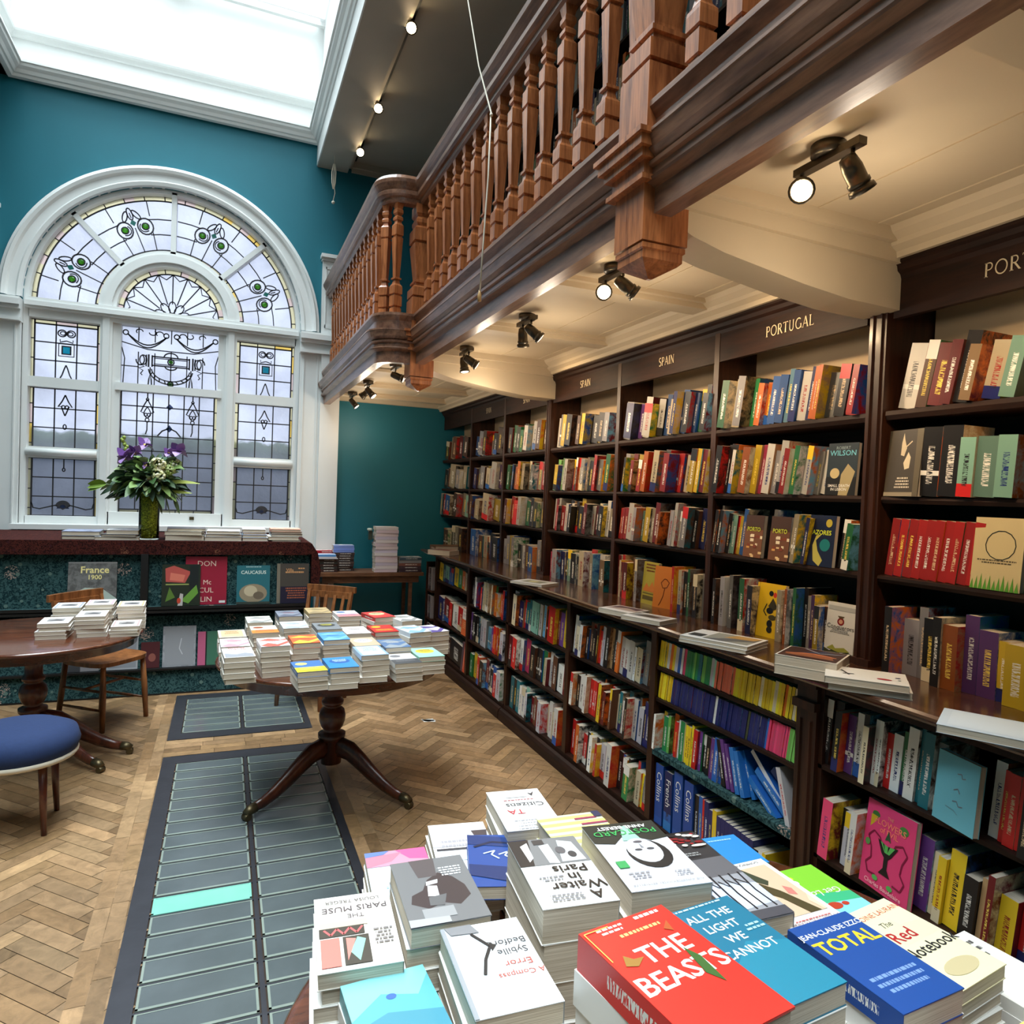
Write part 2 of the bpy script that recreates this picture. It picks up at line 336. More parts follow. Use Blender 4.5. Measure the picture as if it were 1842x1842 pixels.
def well():
    # white lined well of the roof light with stepped cornices
    X0, X1, Y0, Y1 = -1.8, .80, -3.0, YW
    g = G()
    g.box(X1, YB, 5.10, X1+.12, YW, 6.3); g.box(X0-.12, YB, 5.1, X0, YW, 6.3); g.box(X0, YB, 5.1, X1, YB+.1, 6.3)
    g.box(X0, YW-.03, 5.10, X1, YW, 6.3); struct(g, 'trim_well', M_white)
    path = [(X1, YB+.1), (X1, Y1-.03), (X0, Y1-.03), (X0, YB+.1)]
    g = G(); g.sweep([(0,5.075),(.035,5.08),(.045,5.10),(.06,5.105),(.075,5.13),(.10,5.15),(.105,5.17),(.12,5.175),(.12,5.195),(.0,5.20)], path)
    g.sweep([(0,5.42),(.02,5.425),(.035,5.45),(.05,5.46),(.055,5.48),(0,5.49)], path)
    struct(g, 'trim_well_cornice', M_white)
    g = G(); g.box(XL-.2, YB, 5.1, X0, YW, 5.2); struct(g, 'ceiling_left', M_white)
    # roof glazing: bars and thin panes
    g = G()
    for k in range(14):
        yy = YB+.1+k*(YW-YB-.2)/13; g.box(X0, yy-.02, 6.2, X1, yy+.02, 6.27)
    g.box(-.53, YB, 6.2, -.47, YW, 6.27); struct(g, 'trim_roof_light_bars', M_white)
    m, nt, p = newmat('clear_glass_thin'); L = nt.links.new
    t = N(nt, 'ShaderNodeBsdfTransparent'); t.inputs[0].default_value = (.93,.97,.97,1); gl = N(nt, 'ShaderNodeBsdfGlossy'); gl.inputs['Roughness'].default_value = .05
    mx = N(nt, 'ShaderNodeMixShader'); mx.inputs[0].default_value = .06; L(t.outputs[0], mx.inputs[1]); L(gl.outputs[0], mx.inputs[2]); L(mx.outputs[0], nt.nodes['Material Output'].inputs[0])
    g = G(); g.quad([(X0,YB,6.235),(X1,YB,6.235),(X1,YW,6.235),(X0,YW,6.235)]); struct(g, 'window_roof_light', m)
well()

# ---- the arched stained glass window
def strip(g, P, w=.010, y=YW+.12, t=.008, closed=False):
    """lead came along points (x, z) in the window plane"""
    P = [Vector((a, b)) for a, b in P]; w *= 1.3
    if closed: P = P+[P[0]]
    n = len(P); A, B = [], []
    for i, p in enumerate(P):
        if closed and i in (0, n-1): d = (P[1]-P[-2]).normalized()
        else: d = (P[min(i+1, n-1)]-P[max(i-1, 0)]).normalized()
        q = Vector((-d.y, d.x))*w/2; A.append(p+q); B.append(p-q)
    pass; i0 = g.pts([(a.x, y-t, a.y) for a in A]+[(b.x, y-t, b.y) for b in B]+[(a.x, y, a.y) for a in A]+[(b.x, y, b.y) for b in B])
    for i in range(n-1):
        g.face((i0+i, i0+i+1, i0+n+i+1, i0+n+i)); g.face((i0+i, i0+2*n+i, i0+2*n+i+1, i0+i+1)); g.face((i0+n+i, i0+n+i+1, i0+3*n+i+1, i0+3*n+i))
def ell(cx, cz, rx, rz, a0=0, a1=360, n=14, rot=0):
    o = []; c, s_ = math.cos(rot), math.sin(rot)
    for k in range(n+1):
        t = math.radians(a0+(a1-a0)*k/n); x, z = rx*math.cos(t), rz*math.sin(t); o.append((cx+x*c-z*s_, cz+x*s_+z*c))
    return o
def glass_mat():
    m, nt, p = newmat('leaded_obscure_glass'); L = nt.links.new
    at = N(nt, 'ShaderNodeAttribute', attribute_name='Col'); tc = N(nt, 'ShaderNodeTexCoord')
    no = N(nt, 'ShaderNodeTexNoise', inp={'Scale': 26, 'Detail': 3}); L(tc.outputs['Object'], no.inputs['Vector'])
    n2 = N(nt, 'ShaderNodeTexNoise', inp={'Scale': 2.6, 'Detail': 4}); L(tc.outputs['Object'], n2.inputs['Vector'])
    b = N(nt, 'ShaderNodeBump', inp={'Strength': .35, 'Distance': .02}); L(no.outputs['Fac'], b.inputs['Height'])
    rp = N(nt, 'ShaderNodeMapRange'); rp.inputs[1].default_value = .3; rp.inputs[2].default_value = .7; rp.inputs[3].default_value = .75; rp.inputs[4].default_value = 1.1; L(n2.outputs['Fac'], rp.inputs[0])
    cb = N(nt, 'ShaderNodeCombineColor'); [L(rp.outputs[0], cb.inputs[i]) for i in range(3)]
    mx = N(nt, 'ShaderNodeMix', data_type='RGBA', blend_type='MULTIPLY'); mx.inputs[0].default_value = 1; L(at.outputs['Color'], mx.inputs[6]); L(cb.outputs[0], mx.inputs[7])
    r = N(nt, 'ShaderNodeBsdfRefraction'); r.inputs['IOR'].default_value = 1.03; r.inputs['Roughness'].default_value = .42; L(mx.outputs[2], r.inputs[0]); L(b.outputs[0], r.inputs['Normal'])
    tr = N(nt, 'ShaderNodeBsdfTranslucent'); L(mx.outputs[2], tr.inputs[0])
    gl = N(nt, 'ShaderNodeBsdfGlossy'); gl.inputs['Roughness'].default_value = .25; L(b.outputs[0], gl.inputs['Normal'])
    s1 = N(nt, 'ShaderNodeMixShader'); s1.inputs[0].default_value = .35; L(r.outputs[0], s1.inputs[1]); L(tr.outputs[0], s1.inputs[2])
    s2 = N(nt, 'ShaderNodeMixShader'); s2.inputs[0].default_value = .06; L(s1.outputs[0], s2.inputs[1]); L(gl.outputs[0], s2.inputs[2])
    L(s2.outputs[0], nt.nodes['Material Output'].inputs[0]); return m
M_glass = glass_mat()
GC = dict(clear=(206,212,232), cream=(206,200,166), pinkish=(204,184,182), amber=(226,192,100), green=(130,200,60), teal=(26,140,156), dark=(70,80,112), deep=(34,110,92))
def edge_col(): return GC[rnd.choice(['cream','cream','pinkish','cream','amber' if rnd.random() < .2 else 'cream'])]
def window():
    y = YW+.12; gl = G(); ld = G(); jw = G()
    def rect_light(x0, x1, z0, z1, bw=.045, cols=3, rows=3, border=True):
        """one rectangular light: coloured border cells, clear field, lead grid"""
        def cell(a, b, c, d, col): gl.quad([(a,y,c),(b,y,c),(b,y,d),(a,y,d)], col)
        if not border: cell(x0, x1, z0, z1, GC['clear']); X0, X1, Z0, Z1 = x0, x1, z0, z1
        else:
            X0, X1, Z0, Z1 = x0+bw, x1-bw, z0+(bw if 'b' in border else 0), z1-(bw if 't' in border else 0)
            cell(X0, X1, Z0, Z1, GC['clear'])
            for a, b in ((x0, X0), (X1, x1)):
                nn = max(2, round((z1-z0)/.17)); off = rnd.uniform(0, .5)
                zs = [z0]+[z0+(k+off)*(z1-z0)/nn for k in range(nn) if z0+.03 < z0+(k+off)*(z1-z0)/nn < z1-.03]+[z1]
                for c, d in zip(zs, zs[1:]): cell(a, b, c, d, edge_col()); strip(ld, [(a,c),(b,c)], .007)
            for ch, c, d in (('b', z0, Z0), ('t', Z1, z1)):
                if ch in border:
                    nn = max(2, round((X1-X0)/.16)); xs = [X0+k*(X1-X0)/nn for k in range(nn+1)]
                    for a, b in zip(xs, xs[1:]): cell(a, b, c, d, edge_col()); strip(ld, [(b,c),(b,d)], .007)
                    zz = Z0 if ch == 'b' else Z1; strip(ld, [(X0,zz),(X1,zz)])
            strip(ld, [(X0,z0),(X0,z1)]); strip(ld, [(X1,z0),(X1,z1)])
        for k in range(1, cols): strip(ld, [(X0+k*(X1-X0)/cols, Z0), (X0+k*(X1-X0)/cols, Z1)], .008)
        for k in range(1, rows+1):
            zz = Z1-(k)*(Z1-Z0)/(rows+.0)
            if zz > Z0+.02: strip(ld, [(X0, zz), (X1, zz)], .008)
        strip(ld, [(x0,z0),(x1,z0),(x1,z1),(x0,z1)], .012, closed=True)
        return X0, X1, Z0, Z1
    cx = CXW
    # centre sashes
    rect_light(cx-.425, cx+.425, 2.55, 3.11, border=False, cols=1, rows=1)
    X0, X1 = cx-.415, cx+.415
    for k in range(1, 6):
        xx = X0+k*(X1-X0)/6
        strip(ld, [(xx, 3.10), (xx, 2.97)], .007); strip(ld, [(xx, 2.87 if k != 3 else 2.90), (xx, 2.56)], .007)
    strip(ld, [(X0, 2.95), (cx-.2, 2.90), (cx+.2, 2.90), (X1, 2.95)], .007); strip(ld, [(X0, 2.73), (cx-.27, 2.73)], .007); strip(ld, [(cx+.27, 2.73), (X1, 2.73)], .007)
    for s in (-1, 1):   # swags, scrolls and tassels of the top sash
        for dz, w in ((0, .009), (.025, .009)):
            strip(ld, [(cx+s*(.04+.33*t), 3.03-(.09+dz)*math.sin(PI*t)) for t in [i/10 for i in range(11)]], w)
        strip(ld, ell(cx+s*.045, 3.045, .022, .022), .008, closed=False); strip(ld, ell(cx+s*.385, 3.04, .022, .022), .008)
        strip(ld, ell(cx+s*.10, 3.055, .03, .022, 0, 230), .007); strip(ld, ell(cx+s*.16, 3.06, .03, .022, 180, 420), .007); strip(ld, ell(cx+s*.27, 3.06, .028, .022, 0, 230), .007)
        strip(ld, ell(cx+s*.26, 2.80, .035, .05, 90*s-90, 90*s+150), .009); strip(ld, ell(cx+s*.235, 2.80, .03, .045, 0, 360), .008)
        strip(ld, [(cx+s*x, z) for x, z in ((.26,.755+2),(.225,.74+2),(.27,.72+2),(.235,.70+2),(.255,.67+2),(.24,.655+2))], .008)
        strip(ld, [(cx+s*x, z) for x, z in ((.19,2.56),(.185,2.62),(.175,2.67),(.165,2.62),(.16,2.56))], .009); strip(ld, [(cx+s*.175, 2.67), (cx+s*.175, 2.735)], .008)
        strip(ld, [(cx+s*.16, 2.85), (cx+s*.16, 2.74)], .01); strip(ld, [(cx+s*.19, 2.855), (cx+s*.19, 2.735)], .012); strip(ld, [(cx+s*.21, 2.85), (cx+s*.21, 2.74)], .009)
        strip(ld, [(X0 if s < 0 else X1, 2.90), (cx+s*.39, 2.80), (cx+s*.40, 2.56)], .007)
    strip(ld, [(cx-.16,2.84),(cx+.16,2.84),(cx+.16,2.755),(cx-.16,2.755)], .010, closed=True); strip(ld, [(cx-.145,2.825),(cx+.145,2.825),(cx+.145,2.77),(cx-.145,2.77)], .006, closed=True)
    strip(ld, ell(cx, 2.84, .06, .045, 0, 180), .009); strip(ld, ell(cx, 2.755, .05, .03, 180, 360), .009); strip(ld, ell(cx, 2.8, .027, .027), .009); strip(ld, ell(cx, 2.59, .024, .024), .009)
    strip(ld, ell(cx, 2.73, .19, .145, 185, 355, 18), .009); strip(ld, ell(cx, 2.73, .165, .115, 185, 355, 18), .008)
    for a in range(200, 350, 17): strip(ld, [(cx+.165*math.cos(math.radians(a)), 2.73+.115*math.sin(math.radians(a))), (cx+.19*math.cos(math.radians(a+6)), 2.73+.145*math.sin(math.radians(a+6)))], .008)
    for (u, v) in ((cx, 2.8), (cx, 2.59)): jw.lathe([(-.004,.001),(-.004,.019),(.004,.019),(.008,.012)], 0, 0, 12, GC['green']); jw.xf(Matrix.Translation((u, y-.008, v)) @ Matrix.Rotation(PI/2, 4, 'X'), len(jw.v)-48)
    # lower centre sash
    X0, X1, Z0, Z1 = rect_light(cx-.445, cx+.425, 1.35, 2.50, cols=6, rows=8, border='b', bw=.035)
    for u in (cx-.19, cx+.20):
        strip(ld, [(u, 2.49), (u, 2.44)], .008); strip(ld, ell(u, 2.43, .011, .011), .007)
        for s in (-1, 1):
            strip(ld, [(u, 2.43), (u+s*.03, 2.37), (u+s*.055, 2.31), (u+s*.03, 2.30), (u+s*.018, 2.27), (u, 2.25)], .008)
            strip(ld, [(u, 2.36), (u+s*.018, 2.33), (u+s*.03, 2.30)], .007); strip(ld, ell(u+s*.013, 2.285, .014, .014), .007)
        strip(ld, ell(u, 2.235, .016, .02), .007); strip(ld, [(u, 2.215), (u, 2.14), (u-.012, 2.10)], .008)
    strip(ld, [(cx-.10, 2.09), (cx-.06, 2.14), (cx, 2.17), (cx+.06, 2.14), (cx+.10, 2.09)], .01)
    jw.quad([(cx,y-.009,2.34),(cx+.03,y-.009,2.37),(cx,y-.009,2.40)][::1]+[(cx-.03,y-.009,2.37)], GC['dark']); jw.quad([(cx,y-.009,2.13),(cx+.03,y-.009,2.16),(cx,y-.009,2.20),(cx-.03,y-.009,2.16)], GC['dark'])
    # side lights
    for s in (-1, 1):
        a, b = (cx+.575, cx+1.135) if s > 0 else (cx-1.135, cx-.575); m = (a+b)/2
        rect_light(a, b, 2.55, 3.07, cols=3, rows=3, border='t', bw=.035)
        rect_light(a, b, 1.93, 2.46, cols=3, rows=3, border='s', bw=.035)
        rect_light(a, b, 1.31, 1.83, cols=3, rows=3, border='s', bw=.035)
        for q in (-1, 1):
            strip(ld, ell(m+q*.035, 2.965, .033, .03), .008); strip(ld, ell(m+q*.03, 2.965, .02, .016), .006)
            strip(ld, [(m, 2.90), (m+q*.05, 2.885), (m+q*.05, 2.91)], .007)
            strip(ld, [(m, 2.68), (m+q*.012, 2.65), (m+q*.03, 2.59), (m+q*.045, 2.56)], .008)
            strip(ld, [(m, 2.41), (m+q*.025, 2.35), (m+q*.055, 2.30), (m+q*.03, 2.305), (m+q*.015, 2.26), (m, 2.22)], .008); strip(ld, ell(m+q*.014, 2.30, .013, .014), .007)
        strip(ld, ell(m, 2.12, .012, .022), .007); strip(ld, [(m-.06,2.87),(m+.06,2.87),(m+.06,2.76),(m-.06,2.76)], .007, closed=True); strip(ld, [(m-.033,2.85),(m+.033,2.85),(m+.033,2.78),(m-.033,2.78)], .012, closed=True)
        jw.quad([(m-.03,y-.005,2.785),(m+.03,y-.005,2.785),(m+.03,y-.005,2.845),(m-.03,y-.005,2.845)], GC['teal'])
        strip(ld, [(m, 1.83), (m, 1.74)], .007); strip(ld, ell(m, 1.73, .01, .015), .007)
        strip(ld, [(a+.035, 1.43), (a+.05, 1.38), (a+.1, 1.37), (m-.06, 1.405), (m, 1.37), (m+.06, 1.405), (b-.1, 1.37), (b-.05, 1.38), (b-.035, 1.43)], .009)
        strip(ld, ell(m, 1.395, .04, .035, 0, 180), .03)
        for z in (1.40,): jw.quad([(m-.05,y-.006,1.375),(m+.05,y-.006,1.375),(m+.03,y-.006,1.42),(m-.03,y-.006,1.42)], GC['dark'])
    # fan of the arch: outer ring of six lights and the inner half round
    def ring(r0, r1, a0, a1, col, n=3):
        P = [(cx+r1*math.cos(a0+(a1-a0)*k/n), y, ZS+r1*math.sin(a0+(a1-a0)*k/n)) for k in range(n+1)]+[(cx+r0*math.cos(a1-(a1-a0)*k/n), y, ZS+r0*math.sin(a1-(a1-a0)*k/n)) for k in range(n+1)]
        gl.quad(P, col)
    A = lambda r, a: (cx+r*math.cos(a), ZS+.0+r*math.sin(a))
    for k in range(40):
        ring(1.09, 1.135, PI*k/40, PI*(k+1)/40, edge_col()); ring(.60, .635, PI*k/40, PI*(k+1)/40, edge_col()); ring(.635, 1.09, PI*k/40, PI*(k+1)/40, GC['clear'])
        if k % 2: strip(ld, [A(1.09, PI*k/40), A(1.135, PI*k/40)], .007); strip(ld, [A(.60, PI*k/40), A(.635, PI*k/40)], .007)
    for r in (1.09, .635, 1.135): strip(ld, [A(r, PI*k/60) for k in range(61)], .009)
    for i in range(4):
        a0 = PI*i/4+.03; a1 = PI*(i+1)/4-.03; am = (a0+a1)/2
        for fr in (.27, .73): strip(ld, [A(.635, a0+(a1-a0)*fr), A(.80, a0+(a1-a0)*fr)], .007); strip(ld, [A(.95, a0+(a1-a0)*fr), A(1.09, a0+(a1-a0)*fr)], .007)
        strip(ld, [A(.635, am), A(.86, am)], .007); strip(ld, [A(.95, am), A(1.0, am)], .007)
        for r in (.78, .92):
            strip(ld, [A(r, a0+(am-a0)*t) for t in (0, .35, .62)], .007); strip(ld, [A(r, a1-(a1-am)*t) for t in (0, .35, .62)], .007)
        for q in (-1, 1):
            u, v = A(.86, am+q*.105); strip(ld, ell(u, v, .075, .065, 0, 360, 16, am), .010, closed=False); strip(ld, ell(u, v, .03, .03, 0, 360, 12), .009)
            strip(ld, ell(u, v, .052, .045, 100, 260, 8, am+q), .007)
            n0 = len(jw.v); jw.lathe([(-.004,.001),(-.004,.024),(.004,.024),(.010,.012)], 0, 0, 12, GC['green']); jw.xf(Matrix.Translation((u, y-.010, v)) @ Matrix.Rotation(PI/2, 4, 'X'), n0)
            u, v = A(.975, am+q*.05); strip(ld, ell(u, v, .05, .02, 0, 360, 12, am-q*.5), .008)
        u, v = A(.99, am); strip(ld, ell(u, v, .055, .022, 0, 360, 12, am), .008)
        u, v = A(.905, am); P = [A(.875, am), A(.905, am-.03), A(.94, am), A(.905, am+.03)]; jw.quad([(p[0], y-.009, p[1]) for p in P], GC['deep'])
    # inner half round
    for k in range(20): ring(.41, .455, PI*k/20, PI*(k+1)/20, edge_col()); strip(ld, [A(.41, PI*k/20), A(.455, PI*k/20)], .007) if k % 2 else None
    gl.quad([(A(.41, PI*k/24)[0], y, A(.41, PI*k/24)[1]) for k in range(25)], GC['clear'])
    strip(ld, [A(.41, PI*k/30) for k in range(31)], .009)
    for k in range(1, 10):
        a = PI*k/10; strip(ld, [A(.13, a), A(.41, a)], .008)
    for k in range(10):
        a = PI*(k+.5)/10; u, v = A(.41, a); strip(ld, ell(u, v, .055, .035, 180, 360, 8, a+PI/2+PI) if 0 else [A(.41, a-PI/20), A(.36, a), A(.41, a+PI/20)], .007)
    for k in range(5):
        a = PI*(k+.5)/5; u, v = A(.10, a); strip(ld, ell(u, v, .055, .032, 0, 360, 12, a), .008)
    strip(ld, ell(cx, ZS, .045, .04, 0, 180), .01); jw.quad([(cx+.04*math.cos(PI*k/8), y-.006, ZS+.035*math.sin(PI*k/8)) for k in range(9)], GC['deep'])
    w = struct(gl, 'window_1', M_glass)
    ld.obj('leading', M_lead, w, colour=False); jw.obj('coloured_roundels', M_glass, w)
    # white timber: frame, mullions, transoms, sashes, spokes
    g = G(); y0, y1 = YW+.02, YW+.16
    def bar(x0, x1, z0, z1, a=y0, b=y1): g.box(x0, a, z0, x1, b, z1)
    for s in (-1, 1):
        c = cx+s*.53; bar(c-.05, c+.05, 1.24, 3.22); bar(c-.028, c+.028, 1.24, 3.22, y0-.02, y0)
        e = cx+s*1.148; bar(e-.028, e+.022, 1.24, 3.22)
        a, b = sorted((cx+s*.58, cx+s*1.13))
        bar(a, b, 1.24, 1.31); bar(a, b, 1.83, 1.93, y0+.01, y1); bar(a, b, 2.46, 2.55, y0+.01, y1); bar(a, b, 3.07, 3.16, y0, y1)
        g.tube([(a, y0, 1.88), (b, y0, 1.88)], .032, 10)
        sx = cx+s*.415; bar(min(sx, cx+s*.49), max(sx, cx+s*.49), 1.28, 3.13, y0+.03, y1)
    bar(cx-.49, cx+.49, 1.24, 1.36); bar(cx-.45, cx+.45, 2.49, 2.56, y0+.01, y1); bar(cx-.48, cx+.48, 3.10, 3.16)
    bar(cx-1.15, cx+1.15, 3.14, 3.235, y0-.04, y1); bar(cx-1.15, cx+1.15, 3.16, 3.20, y0-.06, y0-.04)
    for a, b, d0, d1 in ((.455, .60, y0, y1), (.49, .56, y0-.025, y0), (1.13, 1.172, y0, y1)):
        n = 48; P = [(cx+b*math.cos(PI*k/n), ZS+b*math.sin(PI*k/n)) for k in range(n+1)]; Q = [(cx+a*math.cos(PI*k/n), ZS+a*math.sin(PI*k/n)) for k in range(n+1)]
        for k in range(n): g.prism([Q[k], P[k], P[k+1], Q[k+1]], 1, d0, d1)
    for i in range(1, 4):
        a = PI*i/4; p, q = A(.58, a), A(1.15, a); d = Vector((math.cos(a+PI/2), math.sin(a+PI/2)))*.022
        g.prism([(p[0]-d.x, p[1]-d.y), (q[0]-d.x, q[1]-d.y), (q[0]+d.x, q[1]+d.y), (p[0]+d.x, p[1]+d.y)], 1, y0, y1)
    g.box(cx-1.2, YW-.16, 1.20, cx+1.2, YW+.18, 1.245)
    g.obj('window_frame', M_white, w, colour=False)
    g = G(); g.box(cx-.20-.02, y0-.012, 1.30, cx-.20+.02, y0, 1.33); g.box(cx+.22-.02, y0-.012, 1.30, cx+.22+.02, y0, 1.33); g.obj('sash_lift', M_brass, w, colour=False)
    # archivolt, pilasters and their capitals
    g = G(); n = 56
    prof = [(1.17, YW+.02), (1.17, YW-.05), (1.20, YW-.06), (1.215, YW-.045), (1.27, YW-.05), (1.285, YW-.075), (1.31, YW-.085), (1.325, YW-.06), (1.345, YW-.055), (1.35, YW+.01)]
    rings = [g.pts([(cx+r*math.cos(PI*k/n), yy, ZS+r*math.sin(PI*k/n)) for r, yy in prof]) for k in range(n+1)]
    for a, b in zip(rings, rings[1:]):
        for j in range(len(prof)-1): g.face((a+j, a+j+1, b+j+1, b+j), sm=False)
    struct(g, 'trim_archivolt', M_white, False)
    for s in (-1, 1):
        g = G(); e = cx+s*1.17
        def bx(a, b, yy, z0, z1): p, q = sorted((cx+s*a, cx+s*b)); g.box(p, yy, z0, q, YW+.02, z1)
        bx(1.17, 1.37, YW-.05, .9, 3.0); bx(1.20, 1.21, YW-.062, 1.0, 2.98); bx(1.335, 1.345, YW-.062, 1.0, 2.98)
        bx(1.37, 1.56, YW-.09, .0, 3.0); bx(1.39, 1.54, YW-.10, 1.0, 1.02)
        bx(1.165, 1.58, YW-.11, 3.0, 3.03); bx(1.165, 1.57, YW-.08, 3.03, 3.10); bx(1.165, 1.58, YW-.12, 3.10, 3.13); bx(1.165, 1.60, YW-.15, 3.13, 3.18); bx(1.165, 1.60, YW-.13, 3.18, 3.20)
        bx(1.36, 1.55, YW-.06, 3.20, 3.94); bx(1.39, 1.52, YW-.067, 3.27, 3.30); bx(1.39, 1.40, YW-.067, 3.27, 3.88); bx(1.51, 1.52, YW-.067, 3.27, 3.88); bx(1.39, 1.52, YW-.067, 3.86, 3.88)
        bx(1.35, 1.56, YW-.08, 3.94, 3.965); bx(1.34, 1.57, YW-.11, 3.965, 4.0)
        struct(g, 'trim_pilaster', M_white, False)
window()
# outside the window: the yard wall and its hedge
g = G(); g.box(-5, 10, -.5, 4, 10.3, 2.02); struct(g, 'exterior_wall', paint('yard_wall', (104,110,122), .9, .3, 0, 0, 2), False)
g = G()
for k in range(90): g.ball((-5+k*.1+rnd.uniform(-.04,.04), 10.55, 2.12+rnd.uniform(-.02,.02)), rnd.uniform(.14,.17), (108,132,84), 6, 4)
h = g.obj('hedge', INK); tag(h, 'clipped green hedge above the yard wall outside the leaded window', 'hedge', kind='stuff')
g = G(); g.box(-8, YW+.3, -.6, 6, 14, -.5); struct(g, 'exterior_ground', M_greyceil, False)

# ---- gallery: ceiling under it, beams, cornice, wooden fascia, upper ceiling
def gallery():
    g = G(); g.box(1.16, YB, ZC, XW, YW, 2.79); g.box(.93, 4.6, ZC-.02, 1.2, YW, 2.79)
    for x in (1.75, 2.02): g.box(x-.003, YB, ZC-.004, x+.003, YW, ZC)
    struct(g, 'ceiling_under_gallery', M_cream, False)
    g = G(); g.sweep([(0,2.53),(.015,2.53),(.02,2.55),(.045,2.565),(.05,2.58),(.075,2.60),(.085,2.62),(0,2.62)], [(2.16, YB), (2.16, YW)])
    g.box(2.16, YB, 2.53, 2.3, YW, 2.62); g.sweep([(0,2.56),(.02,2.565),(.05,2.60),(.055,2.62),(0,2.62)], [(XW, YW), (1.0, YW)][::1])
    struct(g, 'trim_crown', M_cream, False)
    for yc in (1.84, 4.61, -.92):   # deep haunched beams on the newel lines
        g = G(); P = [(1.2, 2.62), (1.2, 2.50), (1.3, 2.46), (1.42, 2.432), (1.56, 2.412), (1.75, 2.385), (1.95, 2.365), (2.2, 2.36), (2.2, 2.62)]
        g.prism(P, 1, yc-.075, yc+.075)
        for s in (-1, 1):
            yy = yc+s*.075; g.prism([(1.2, 2.62), (1.2, 2.535), (2.2, 2.515), (2.2, 2.62)], 1, min(yy, yy+s*.02), max(yy, yy+s*.02)); g.prism([(1.2, 2.62), (1.2, 2.58), (2.2, 2.575), (2.2, 2.62)], 1, min(yy, yy+s*.045), max(yy, yy+s*.045))
        struct(g, 'beam', M_cream, False)
    for yc in (2.79, 3.72, .9, 5.45, 6.3, 7.0):
        g = G(); g.box(1.18 if yc < 4.6 else .95, yc-.055, 2.575, 2.2, yc+.055, 2.63); g.box(1.18 if yc < 4.6 else .95, yc-.08, 2.60, 2.2, yc+.08, 2.63); struct(g, 'beam', M_cream, False)
    # fascia, swept along both runs
    prof = [(-.06,2.50),(.0,2.50),(.0,2.573),(.012,2.578),(.028,2.585),(.032,2.592),(.018,2.60),(.018,2.624),(.030,2.628),(.032,2.64),(.022,2.646),(.045,2.664),(.050,2.684),(.055,2.70),(.058,2.703),(.058,2.712),(.006,2.722),(.006,2.775),(.012,2.782),(.026,2.80),(.030,2.805),(.030,2.822),(-.06,2.822)]
    arc = [(1.06-.155*math.sin(math.radians(a)), 4.69-.155*math.cos(math.radians(a))) for a in range(0, 91, 9)]
    pB = [(1.14, 4.535)]+arc+[(.905, YW)]
    g = G(); g.sweep([(o, z) for o, z in prof], [(1.152, YB), (1.152, 4.60)]); struct(g, 'trim_fascia', M_gal, False)
    g = G(); g.sweep([(o, z) for o, z in prof], pB, sm=False); struct(g, 'trim_fascia', M_gal, False)
    # moulding breaks round the newel pendants
    hand = [(-.06,3.555),(.0,3.555),(.012,3.565),(.014,3.585),(.028,3.59),(.04,3.60),(.042,3.62),(.035,3.63),(.048,3.645),(.062,3.668),(.066,3.69),(.05,3.715),(.0,3.725),(-.06,3.715)]
    def newel(y, x=1.195, full=True):
        g = G(); q = .08
        g.box(x-q, y-q, 2.42, x+q, y+q, 2.585); g.lathe([(0,.10),(.012,.10),(.016,.108),(.03,.108)], x, y, 4, z0=2.385, rot=PI/4, sm=False)
        g.lathe([(0,.01),(.03,.085),(.04,.10),(.052,.10)], x, y, 4, z0=2.333, rot=PI/4, sm=False)
        for z0, z1, e in ((2.585,2.60,.024),(2.60,2.645,.010),(2.645,2.67,.03),(2.67,2.70,.045),(2.70,2.715,.056)): g.box(x-q-e, y-q-e, z0, x+q+e, y+q+e, z1)
        g.box(x-q, y-q, 2.715, x+q, y+q, 2.94)
        for z, r in ((2.94,.07),(2.945,.062),(2.955,.062),(2.96,.07),(3.0,.07),(3.005,.062),(3.012,.062)): pass
        g.lathe([(0,.07),(.004,.06),(.012,.06),(.016,.07),(.07,.07),(.085,.05),(.10,.05),(.105,.058),(.12,.058),(.125,.045),(.14,.045),(.36,.066),(.365,.055),(.375,.055),(.38,.068),(.46,.068),(.48,.05),(.50,.058),(.52,.058),(.54,.048),(.56,.06),(.62,.06)], x, y, 4, z0=2.94, rot=PI/4, sm=False)
        for i in range(len(g.v)-22*4, len(g.v)):
            vx, vy, vz = g.v[i]; g.v[i] = (x+(vx-x)*1.58, y+(vy-y)*1.58, vz)
        return g
    bal = [(0,.028),(.045,.028),(.048,.023),(.056,.023),(.06,.030),(.125,.030),(.128,.024),(.136,.024),(.14,.031),(.18,.031),(.192,.030),(.206,.020),(.225,.016),(.232,.016),(.236,.025),(.246,.025),(.25,.016),(.51,.027),(.514,.021),(.522,.021),(.526,.028),(.59,.028),(.606,.018),(.618,.016),(.626,.024),(.642,.024),(.655,.015),(.672,.024),(.69,.024),(.70,.019),(.735,.026)]
    gb = G(); gb.lathe([(z, r*1.41) for z, r in bal], 0, 0, 4, rot=PI/4, sm=False); bm = gb.mesh('baluster', M_bal, False)
    def rail(label, path, spots, newels):
        t = thing('balustrade', label, 'balustrade', (path[0][0], path[0][1], 2.82))
        g = G(); g.sweep(hand, path); k = g.obj('handrail', M_gal, t, False); rebase(t, k)
        for y in newels:
            k = newel(y).obj('newel_post', M_bal, t, False); rebase(t, k)
        for x, y, a in spots:
            o = bpy.data.objects.new('baluster', bm); COL.objects.link(o); o.parent = t; o.location = (x-t.location.x, y-t.location.y, 0); o.rotation_euler = (0,0,a)
    ys = [1.84+.1725*(k-.33) for k in range(1, 16)]; ys2 = [1.84-.22-.1725*k for k in range(0, 8)]
    rail('long straight mahogany balustrade with pendant newels along the gallery front', [(1.165, .35), (1.165, 4.60)], [(1.19, y, 0) for y in ys+ys2], (1.84, 4.60))
